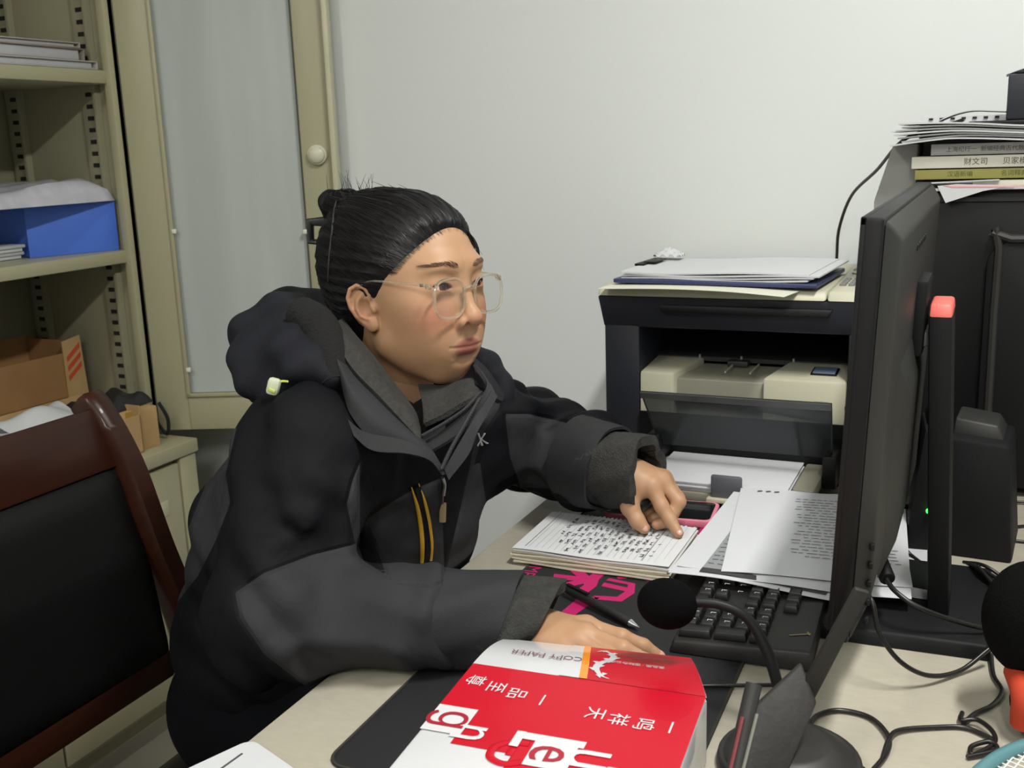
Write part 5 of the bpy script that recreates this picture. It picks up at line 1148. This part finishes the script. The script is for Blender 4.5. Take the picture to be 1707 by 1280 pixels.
# ---- glasses
m, nt, b, N, L = node_mat('clear_acetate'); m_clear = m
b.inputs['Base Color'].default_value = (*s2l((236, 232, 218)), 1); b.inputs['Roughness'].default_value = .12; b.inputs['Transmission Weight'].default_value = .88; b.inputs['IOR'].default_value = 1.3
m_lens = pane_mat('lens_glass', (250, 249, 247), .002, .02, fk=.06)
gl = tag(bpy.data.objects.new('eyeglasses', None), '', ''); del gl['label']; del gl['category']; COL.objects.link(gl); gl.parent = person
def lens_pt(s, a, off=0):   # rounded square outline
    c, q = math.cos(a), math.sin(a); n_ = 3.0; w_, h_ = .0248+off, .0230+off
    r_ = (abs(c)**n_+abs(q)**n_)**(-1/n_); y = s*(.0340+w_*c*r_*(1-.10*(q < 0)*abs(q))); z = .0048+h_*q*r_
    return (.1035-.075*max(0, abs(y)-.01)**1.4-.03*(.0075-z)*.4, y, z)
for s in (-1, 1):
    ring = [hw(lens_pt(s, a)) for a in np.linspace(0, 2*math.pi, 40, endpoint=False)]
    mb = MB(); mb.tube(ring, .0019, 8, closed=True, smooth=2); mb.build('frame_rim', m_clear, gl)
    mb = MB(); c = mb.bm.verts.new(sum((Vector(p) for p in ring), Vector())/len(ring)); vv = [mb.bm.verts.new(p) for p in ring]
    for i in range(len(vv)): mb.bm.faces.new((c, vv[i], vv[(i+1) % len(vv)]))
    mb.build('lens', m_lens, gl)
    mb = MB(); mb.tube([hw((.0965, s*.0600, .0215)), hw((.090, s*.0655, .0235)), hw((.055, s*.0725, .0265)), hw((.010, s*.0765, .0275)), hw((-.012, s*.079, .018))], [.0022, .0016, .0012, .0012, .0012], 8); mb.build('temple', m_clear, gl)
    mb = MB(); mb.box(hw((.0955, s*.0615, .0215)), (.006, .005, .006), .0012, (0, 0, HY)); mb.build('hinge', m_clear, gl)
    mb = MB(); mb.box(hw((.089, s*.0655, .0235)), (.004, .003, .0035), .0006, (0, 0, HY)); mb.build('hinge_screw', m_steel, gl)
    mb = MB(); mb.sphere(hw((.0985, s*.0095, .004)), (.003, .002, .005), 12, 8); mb.build('nose_pad', m_clear, gl)
mb = MB(); mb.tube([hw((.1025, -.0095, .014)), hw((.1045, 0, .0165)), hw((.1025, .0095, .014))], .0019, 8); mb.build('bridge', m_clear, gl)

# ---- jacket
m, nt, b, N, L = node_mat('jacket_shell'); m_jkt = m
at_ = N('ShaderNodeAttribute'); at_.attribute_name = 'zone'; rp = N('ShaderNodeValToRGB'); rp.color_ramp.interpolation = 'LINEAR'
rp.color_ramp.elements[0].position = .498; rp.color_ramp.elements[0].color = (*s2l((12, 13, 17)), 1); rp.color_ramp.elements[1].position = .502; rp.color_ramp.elements[1].color = (*s2l((47, 47, 50)), 1)
L(at_.outputs['Fac'], rp.inputs[0]); L(rp.outputs[0], b.inputs['Base Color']); b.inputs['Roughness'].default_value = .55; b.inputs['Specular IOR Level'].default_value = .15; b.inputs['Roughness'].default_value = .7
tc = N('ShaderNodeTexCoord'); n1 = N('ShaderNodeTexNoise'); n1.inputs['Scale'].default_value = 28; n1.inputs['Detail'].default_value = 5; n1.inputs['Distortion'].default_value = .8
n2 = N('ShaderNodeTexNoise'); n2.inputs['Scale'].default_value = 1100; L(tc.outputs['Object'], n1.inputs[0]); L(tc.outputs['Object'], n2.inputs[0])
b1 = N('ShaderNodeBump'); b1.inputs['Strength'].default_value = .35; b1.inputs['Distance'].default_value = .006; b2 = N('ShaderNodeBump'); b2.inputs['Strength'].default_value = .12; b2.inputs['Distance'].default_value = .0006
L(n1.outputs[0], b1.inputs['Height']); L(n2.outputs[0], b2.inputs['Height']); L(b1.outputs[0], b2.inputs['Normal'])
sm = N('ShaderNodeMath'); sm.operation = 'SUBTRACT'; sm.inputs[1].default_value = .5; ab = N('ShaderNodeMath'); ab.operation = 'ABSOLUTE'; L(at_.outputs['Fac'], sm.inputs[0]); L(sm.outputs[0], ab.inputs[0])
b3 = N('ShaderNodeBump'); b3.inputs['Strength'].default_value = .5; b3.inputs['Distance'].default_value = .004; cr = N('ShaderNodeMapRange'); cr.inputs[1].default_value = 0; cr.inputs[2].default_value = .03; L(ab.outputs[0], cr.inputs[0]); L(cr.outputs[0], b3.inputs['Height']); L(b2.outputs[0], b3.inputs['Normal']); L(b3.outputs[0], b.inputs['Normal'])
m_fleece = mat('grey_fleece', (62, 62, 60), .95, var=.14, vscale=160, bump=1.0, bscale=420, spec=.05)
m_char = mat('charcoal_shell', (48, 48, 50), .6, var=.05, bump=.3, bscale=900, spec=.15)
m_blk = mat('black_shell', (17, 18, 22), .7, var=.08, bump=.25, bscale=700, spec=.15)
m_hood = mat('hood_shell', (30, 31, 37), .7, var=.10, vscale=10, bump=.25, bscale=700, spec=.15)
def ridge(P, pts, r, amp, w_):   # raised cloth fold along a line
    d = sd_chain(P, pts, 0); return amp*np.exp(-(d/w_)**2)
def jacket_sd(P):
    Q = lat(P, .72); t = [lat(p[None], .72)[0] for p in TOR]
    d = sd_chain(Q, t, [.128, .132, .135, .100], .06)
    d = smin(d, sd_cap(P, SR+np.array([.0, .02, -.01]), SL+np.array([-.03, -.01, .0]), .075, .07), .05)
    wob = .0024*np.sin(P[:, 0]*46+P[:, 2]*38+2*np.sin(P[:, 1]*21))*np.sin(P[:, 1]*33-P[:, 2]*17)+.002*np.sin(P[:, 2]*95+P[:, 0]*60+1.5*np.sin(P[:, 0]*40))
    ra = sd_chain(P, [SR, ER, ER*.45+WR*.55, WR], [.083, .064, .050, .044], .03); ra = smax(ra, (P-WR)@unit(WR-ER)+.030, .010)
    # sleeve folds round the elbow and forearm
    s = (P-ER)@unit(WR-ER); fold = np.exp(-((s-.02)/.06)**2); ra = ra-.006*fold*np.sin((P@unit((.7, .2, .75)))*105+3*np.sin(P[:, 1]*25))
    ra = ra-.0035*np.exp(-((s-.2)/.05)**2)*np.sin(s*150+2*np.sin(P[:, 2]*40))
    la = sd_chain(P, [SL, EL, EL*.45+WL*.55, WL], [.075, .068, .062, .054], .04); la = smax(la, (P-WL)@np.array([.93, -.33, -.10])+.026, .010)
    s2 = (P-EL)@unit(WL-EL); la = la-.006*np.exp(-((s2-.06)/.09)**2)*np.sin(s2*95+3*np.sin(P[:, 2]*30)+P[:, 1]*30)
    la = la-.003*np.sin(s2*140+2*np.sin(P[:, 2]*45))*np.clip(s2*8, 0, 1)
    d = smin(d, ra, .018); d = smin(d, la, .035); d = d+wob
    d = d-ridge(P, np.array([(-0.6749, 0.8723, 0.9551), (-0.6223, 0.8615, 0.9505), (-0.5975, 0.8988, 0.9181)]), 0, .008, .018)-ridge(P, np.array([(-0.6129, 0.9077, 0.9372), (-0.6016, 0.8947, 0.9090), (-0.5865, 0.8724, 0.8820)]), 0, .010, .014)-ridge(P, np.array([(-0.6195, 0.7920, 0.8473), (-0.5992, 0.8070, 0.8697), (-0.5566, 0.8298, 0.8826)]), 0, .008, .018)
    d = d-ridge(P, np.array([(-0.6996, 0.8354, 0.8979), (-0.6425, 0.8338, 0.9217), (-0.5919, 0.8556, 0.9156)]), 0, .008, .014)-ridge(P, np.array([(-0.6994, 0.8153, 0.8621), (-0.6513, 0.8120, 0.8960), (-0.5995, 0.8384, 0.9058)]), 0, .008, .013)-ridge(P, np.array([(-0.5753, 0.7902, 0.8486), (-0.5382, 0.8186, 0.8485), (-0.4989, 0.8422, 0.8253)]), 0, .005, .014)-ridge(P, np.array([(-0.6159, 0.7713, 0.8027), (-0.5679, 0.7944, 0.8066), (-0.5133, 0.8162, 0.7930)]), 0, .006, .014)
    d = smax(d, .500-P[:, 2], .02)
    # neck opening, and rest on desk top / against its edge
    nk = sd_chain(P, [H2W((-.03, 0, -.09))[0], np.array([-.665, 1.085, .93])], [.062, .045]); d = smax(d, -nk, .02)
    desk_ = np.maximum(P[:, 2]-.7535, -.6075-P[:, 0]); d = smax(d, -desk_, .012)
    return d
jv, jq = surfnet(jacket_sd, (-1.16, .70, .47), (-.38, 1.54, 1.10), .0048)
# colour zones follow the seams (signed distance to each seam line, seams taken where they run on the cloth)
_cm = np.array([[*_r], [*_u], [*_f]])
def to_px(W): c = (W-np.array([0, 0, CAMZ]))@_cm.T; return np.stack([853.5+1760*c[:, 0]/c[:, 2], 640-1760*c[:, 1]/c[:, 2]], 1)
def poly_sd(U, poly):
    p = np.array(poly, float); d = np.full(len(U), 1e9); ins = np.zeros(len(U), bool)
    for i in range(len(p)):
        a, b_ = p[i], p[(i+1) % len(p)]; e = b_-a; h = np.clip(((U-a)@e)/(e@e), 0, 1); d = np.minimum(d, np.linalg.norm(U-a-h[:, None]*e, axis=1))
        c = (a[1] > U[:, 1]) != (b_[1] > U[:, 1]); x = a[0]+(U[:, 1]-a[1])/(b_[1]-a[1] if b_[1] != a[1] else 1e-9)*e[0]; ins ^= c & (U[:, 0] < x)
    return np.where(ins, d, -d)
ZN = [[(392, 988), (440, 955), (520, 925), (597, 906), (606, 935), (660, 968), (720, 975), (890, 955), (960, 990), (900, 1160), (530, 1160), (440, 1090), (400, 1030)],
      [(606, 870), (640, 845), (690, 815), (735, 797), (742, 975), (650, 975), (632, 925)],
      [(600, 770), (600, 905), (592, 905), (578, 840), (588, 800)],
      [(836, 655), (796, 707), (783, 779), (738, 975), (820, 930), (812, 850), (800, 770), (790, 775), (806, 720), (832, 680)],
      [(842, 690), (880, 690), (1010, 720), (1100, 760), (1090, 880), (1000, 870), (935, 815), (868, 812), (850, 760)],
      [(400, 690), (380, 715), (310, 890), (290, 1010), (330, 960), (360, 900), (384, 838), (376, 790)],
      [(690, 985), (870, 940), (960, 990), (880, 1100), (690, 1160)]]
U = to_px(jv); z_ = np.max([poly_sd(U, p) for p in ZN], 0); zone = np.clip(.5+z_/200, 0, 1)
jacket = link_mesh('jacket', mesh_from('jacket', jv, jq, {'zone': zone}), m_jkt, person, 0)
jb = BVHTree.FromPolygons([tuple(v) for v in jv], [tuple(int(i) for i in q) for q in jq])
CO = Vector((0, 0, CAMZ))
def px_dir(x, y): return (_r*((x-853.5)/1760)+_u*((640-y)/1760)+_f).normalized()
def on_jacket(x, y, off=.002, dflt=1.2):
    d = px_dir(x, y); h = jb.ray_cast(CO, d)
    return (h[0]-d*off) if h[0] is not None else CO+d*dflt
def ribbon(name, m, A, B, off=.002, n=24, th=.002, par=None, nv=4, puff=0.):
    # strip of cloth lying on the jacket between two lines
    PA, PB = catmull([(x, y, 0) for x, y in A], 8), catmull([(x, y, 0) for x, y in B], 8)
    def at_l(P, t): i = t*(len(P)-1); k = min(int(i), len(P)-2); return P[k]*(1-(i-k))+P[k+1]*(i-k)
    mb = MB(); mb.grid(lambda u, v: on_jacket(*((at_l(PA, u)*(1-v)+at_l(PB, u)*v)[:2]), off+puff*math.sin(v*3.14)), n, nv, th); return mb.build(name, m, par or jacket, 60)
def line_on(name, m, pts, r, off=.002, par=None, seg=8):
    q = [on_jacket(*p[:2], off) for p in catmull([(x, y, 0) for x, y in pts], 6)]; n_ = next((i for i in range(1, len(q)) if abs((q[i]-CO).length-(q[i-1]-CO).length) > .022), len(q))
    mb = MB(); mb.tube(q[:n_], r, seg, smooth=0); return mb.build(name, m, par or jacket)
# hood lying round the back of the neck
def hood_sd(P):
    c = [(-0.6739, 0.9786, 1.0176), (-0.7122, 0.9812, 1.0309), (-0.7605, 0.9994, 1.0351), (-0.8162, 1.0666, 1.0455), (-0.8507, 1.1639, 1.0466), (-0.8251, 1.2708, 1.0204), (-0.7292, 1.3079, 0.9916), (-0.6464, 1.2844, 0.9704), (-0.5949, 1.2564, 0.9435)]
    d = sd_chain(P, c, [.018, .036, .050, .052, .050, .05, .045, .030, .020], .03)
    d = d+.005*np.sin(P[:, 2]*70+P[:, 0]*45+2*np.sin(P[:, 1]*30))*1.0+.0025*np.sin(P[:, 0]*110-P[:, 2]*90)
    d = d-ridge(P, np.array([(-0.8050, 1.0491, 1.0905), (-0.7063, 0.9627, 1.0594), (-0.6271, 0.9476, 1.0329)]), 0, .008, .016)
    return d
gv, gq = surfnet(hood_sd, (-.95, .85, .90), (-.50, 1.45, 1.18), .0045); hood = link_mesh('hood', mesh_from('hood', gv, gq), m_hood, jacket, 0)
mb = MB(); mb.tube([(-0.7389, 1.0138, 1.0982), (-0.7070, 1.0022, 1.0835), (-0.6824, 0.9843, 1.0564), (-0.6617, 0.9640, 1.0271)], [.02, .024, .022, .016], 12); mb.build('hood_lining', mat('black_fleece', (15, 15, 15), .95, bump=1, bscale=300), hood)
tg = MB(); tp = Vector((-0.7066, 0.9109, 1.0334)); tg.box(tp, (.014, .012, .019), .004, (0, .3, .4)); tgo = tg.build('cord_toggle', mat('clear_green_plastic', (196, 204, 176), .2), hood)
mb = MB(); mb.box(tp+Vector((.002, -.0065, -.003)), (.008, .002, .004), .001, (0, .5, .4)); mb.tube([tp, (-0.6998, 0.9153, 1.0382), (-0.6957, 0.9225, 1.0369)], .0014, 6); mb.build('elastic_cord', mat('lime_elastic', (190, 200, 96), .5), hood)
# collar: fleece lining and shell, built as curved cloth sheets in the round
def cloth(name, m, rows, th=.004, n=28, par=None, k=3):
    Rws = [catmull(np.array(r_, float), 8) for r_ in rows]
    def at_l(P, t): i = t*(len(P)-1); q = min(int(i), len(P)-2); return P[q]*(1-(i-q))+P[q+1]*(i-q)
    def fn(u, v): C = catmull(np.array([at_l(P, u) for P in Rws]), 4); return Vector(at_l(C, v))
    mb = MB(); mb.grid(fn, n, 4*(len(rows)-1)+4, th); return mb.build(name, m, par or jacket, 70)
cloth('collar_shell', m_char, [[(-0.6756, 0.9898, 1.0661), (-0.6472, 0.9800, 1.0418), (-0.6117, 0.9752, 1.0155), (-0.5721, 0.9769, 0.9809), (-0.5630, 0.9782, 0.9690)], [(-0.6593, 0.9662, 1.0542), (-0.6318, 0.9492, 1.0255), (-0.6009, 0.9454, 0.9983), (-0.5640, 0.9618, 0.9733), (-0.5465, 0.9716, 0.9571)], [(-0.6455, 0.9529, 1.0204), (-0.6287, 0.9389, 1.0012), (-0.6027, 0.9362, 0.9783), (-0.5659, 0.9538, 0.9672), (-0.5335, 0.9677, 0.9403)]])
cloth('storm_flap', m_char, [[(-0.6290, 0.9351, 0.9954), (-0.6055, 0.9338, 0.9828), (-0.5706, 0.9496, 0.9727), (-0.5429, 0.9646, 0.9540), (-0.5317, 0.9691, 0.9333)], [(-0.6182, 0.9271, 0.9795), (-0.5953, 0.9274, 0.9653), (-0.5650, 0.9424, 0.9604), (-0.5453, 0.9591, 0.9500), (-0.5343, 0.9655, 0.9327)]], .003)
cloth('collar_fleece', m_fleece, [[(-0.7091, 1.0581, 1.0849), (-0.6784, 1.0350, 1.0712), (-0.6443, 1.0221, 1.0467), (-0.6107, 1.0129, 1.0153), (-0.5843, 1.0025, 0.9929), (-0.5728, 0.9926, 0.9768)], [(-0.6941, 1.0204, 1.0873), (-0.6651, 1.0015, 1.0707), (-0.6340, 0.9874, 1.0472), (-0.6008, 0.9804, 1.0163), (-0.5716, 0.9770, 0.9891), (-0.5620, 0.9743, 0.9742)], [(-0.6900, 0.9991, 1.0847), (-0.6672, 0.9842, 1.0640), (-0.6416, 0.9715, 1.0425), (-0.6076, 0.9660, 1.0165), (-0.5719, 0.9661, 0.9824), (-0.5598, 0.9684, 0.9691)]], .006)
cloth('collar_fleece', m_fleece, [[(-0.6222, 1.0782, 1.0044), (-0.5916, 1.0867, 1.0044), (-0.5553, 1.0888, 1.0135), (-0.5372, 1.0832, 1.0028)], [(-0.5992, 1.0457, 0.9900), (-0.5686, 1.0496, 0.9940), (-0.5447, 1.0572, 1.0031), (-0.5323, 1.0682, 1.0014)], [(-0.5796, 1.0117, 0.9755), (-0.5604, 1.0230, 0.9854), (-0.5448, 1.0384, 0.9955), (-0.5299, 1.0586, 1.0038)]], .006)
mb = MB(); mb.grid(lambda u, v: Vector((-0.6443, 1.0595, 0.9702)).lerp(Vector((-0.5926, 1.0916, 1.0033)), u).lerp(Vector((-0.5825, 0.9909, 0.9428)).lerp(Vector((-0.5531, 1.0099, 0.9647)), u), v), 8, 8, .003); mb.build('undershirt', mat('black_knit', (22, 22, 24), .9, bump=.5), jacket)
cloth('collar_shell', m_blk, [[(-0.5925, 1.1647, 1.0244), (-0.5758, 1.1736, 1.0065), (-0.5525, 1.1712, 0.9766)], [(-0.5626, 1.1113, 1.0267), (-0.5427, 1.1052, 1.0107), (-0.5200, 1.0982, 0.9859)], [(-0.5443, 1.0760, 1.0097), (-0.5268, 1.0715, 1.0046), (-0.5119, 1.0652, 0.9970)]], .005)
cloth('collar_shell', m_char, [[(-0.5682, 0.9856, 0.9631), (-0.5482, 1.0090, 0.9745), (-0.5289, 1.0402, 0.9961), (-0.5230, 1.0642, 1.0136), (-0.5524, 1.0944, 1.0306)], [(-0.5525, 0.9742, 0.9559), (-0.5317, 0.9985, 0.9696), (-0.5132, 1.0231, 0.9889), (-0.5091, 1.0565, 1.0021), (-0.5405, 1.0915, 1.0196)]], .004)
cloth('zip_placket', m_char, [[(-0.5323, 0.9680, 0.9390), (-0.5210, 0.9890, 0.9662), (-0.5104, 1.0116, 0.9919), (-0.5080, 1.0423, 1.0110)], [(-0.5268, 0.9676, 0.9274), (-0.5099, 0.9876, 0.9538), (-0.5045, 1.0043, 0.9791), (-0.5015, 1.0436, 1.0042)]], .003)
def zipper(pts, par, n):
    P = catmull(pts, 10); mb = MB(); mb.tube(pts, .0022, 6, smooth=8); t_ = mb.build('zipper_tape', mat('zipper_tape', (34, 34, 38), .7), par)
    mb = MB()
    for k in range(n):
        i = k/(n-1)*(len(P)-1); q = min(int(i), len(P)-2); p = P[q]*(1-(i-q))+P[q+1]*(i-q); mb.box(p, (.0062, .0022, .0022), .0004, (.3, -.5, .2))
    mb.build('zipper_teeth', mat('zipper_teeth', (58, 58, 62), .35, .3), t_, kind='stuff')
zipper([(-0.5613, 0.9742, 0.9722), (-0.5455, 0.9974, 0.9818), (-0.5324, 1.0242, 0.9927), (-0.5255, 1.0499, 1.0061)], jacket, 34)
zipper([(-0.5328, 0.9636, 0.9403), (-0.5274, 0.9777, 0.9599), (-0.5204, 0.9950, 0.9803), (-0.5143, 1.0268, 1.0059)], jacket, 40)
mb = MB(); q0 = on_jacket(738, 796, .012); mb.tube([q0, on_jacket(741, 808, .008), on_jacket(739, 826, .006)], .0022, 8, smooth=4); mb.tube([on_jacket(740, 800, .009), on_jacket(738, 840, .006)], .0012, 6, smooth=0); mb.build('zipper_slider', m_steel, jacket)
mb = MB(); mb.box(on_jacket(738, 854, .006), (.0085, .004, .026), .0018, (0, .08, .4)); mb.build('zipper_pull', mat('bronze_pull', (176, 152, 116), .4, .2), jacket)
m_yel = mat('yellow_piping', (206, 160, 40), .5)
ribbon('pocket_zip', m_blk, [(690, 815), (703, 870), (708, 905), (706, 936)], [(700, 810), (714, 865), (719, 905), (715, 936)], .0015, 20, .002)
line_on('pocket_piping', m_yel, [(686, 812), (697, 850), (703, 890), (704, 925), (701, 962)], [.0006, .0022, .0028, .0028, .0024], .003)
line_on('pocket_piping', m_yel, [(698, 806), (710, 845), (717, 885), (719, 920), (713, 962)], [.0006, .0022, .0028, .0028, .0024], .003)
def lg(x, y): return on_jacket(x, y, .003)
mb = MB()
for pts, r_ in (([(797, 722), (800, 730), (803, 742)], [.0016, .0010, .0022]), ([(808, 722), (802, 732), (796, 743)], [.0018, .0010, .0014]), ([(800, 729), (806, 735), (812, 739)], [.0010, .0014, .0022])): mb.tube([lg(*p) for p in pts], r_, 8, smooth=4, flat=.4)
mb.build('chest_emblem', mat('white_embroidery', (225, 226, 228), .6), jacket)
# cuffs
def cuff(name, c0, c1, r0, r1, m, th, wob=.002, seed=0, tilt=0):
    c0, c1 = Vector(c0), Vector(c1); ax = (c1-c0).normalized(); u = ax.orthogonal().normalized(); v = ax.cross(u); rr = random.Random(seed); ph = rr.random()*6
    mb = MB()
    def fn(a, t):
        an = a*2*math.pi; r_ = r0+(r1-r0)*t+wob*math.sin(3*an+ph+t*4)+wob*.6*math.sin(7*an+t*6); dn = u*math.cos(an)+v*math.sin(an); p = c0.lerp(c1, t)+dn*r_+ax*(tilt*t*(dn.z+dn.y*.7))
        return Vector((p.x, p.y, max(p.z, .7545 if p.x > -.608 else p.z)))
    mb.grid(fn, 48, 8, th); return mb.build(name, m, jacket, 80)
wr, wl = Vector(WR), Vector(WL); dr_, dl_ = (wr-Vector(ER)).normalized(), (wl-Vector(EL)).normalized(); dl_ = Vector((.93, -.33, -.10)).normalized()
cuff('cuff_band', wr-dr_*.115, wr-dr_*.022, .0545, .0515, m_char, .004, .002, 1, .016)
cuff('fleece_cuff', wr-dr_*.045, wr+dr_*.018, .0465, .0445, m_fleece, .009, .003, 2, .020)
cuff('cuff_band', wl-dl_*.085, wl-dl_*.022, .064, .060, m_char, .004, .002, 3)
cuff('fleece_cuff', wl-dl_*.045, wl+dl_*.038+Vector((-.002, .008, .012)), .054, .047, m_fleece, .013, .004, 4)
# ---- trousers and shoes (mostly behind the desk)
def trouser_sd(P):
    d = None
    for a, e, w_ in ((HIPR, KR, AR), (HIPL, KL, AL)):
        c = sd_chain(P, [a, e, w_+np.array([0, 0, .03])], [.105, .073, .06], .03); d = c if d is None else smin(d, c, .03)
    d = smin(d, sd_ell(P, (-.86, 1.085, .58), (.125, .17, .095)), .04); return d+.003*np.sin(P[:, 0]*50+P[:, 2]*40+2*np.sin(P[:, 1]*30))
tv, tq = surfnet(trouser_sd, (-1.15, .8, .05), (-.3, 1.35, .70), .009); link_mesh('trousers', mesh_from('trousers', tv, tq), mat('black_trousers', (11, 12, 16), .9, var=.05, spec=.1), person, 0)
for a in (AR, AL):
    fv, fq = surfnet(lambda P: smax(sd_cap(P, a+np.array([-.035, 0, -.045]), a+np.array([.135, 0, -.05]), .045, .038), .004-P[:, 2], .006), a+np.array([-.1, -.07, -.1]), a+np.array([.2, .07, .03]), .006); link_mesh('shoe', mesh_from('shoe', fv, fq), mat('dark_shoe', (28, 28, 30), .5), person, 0)
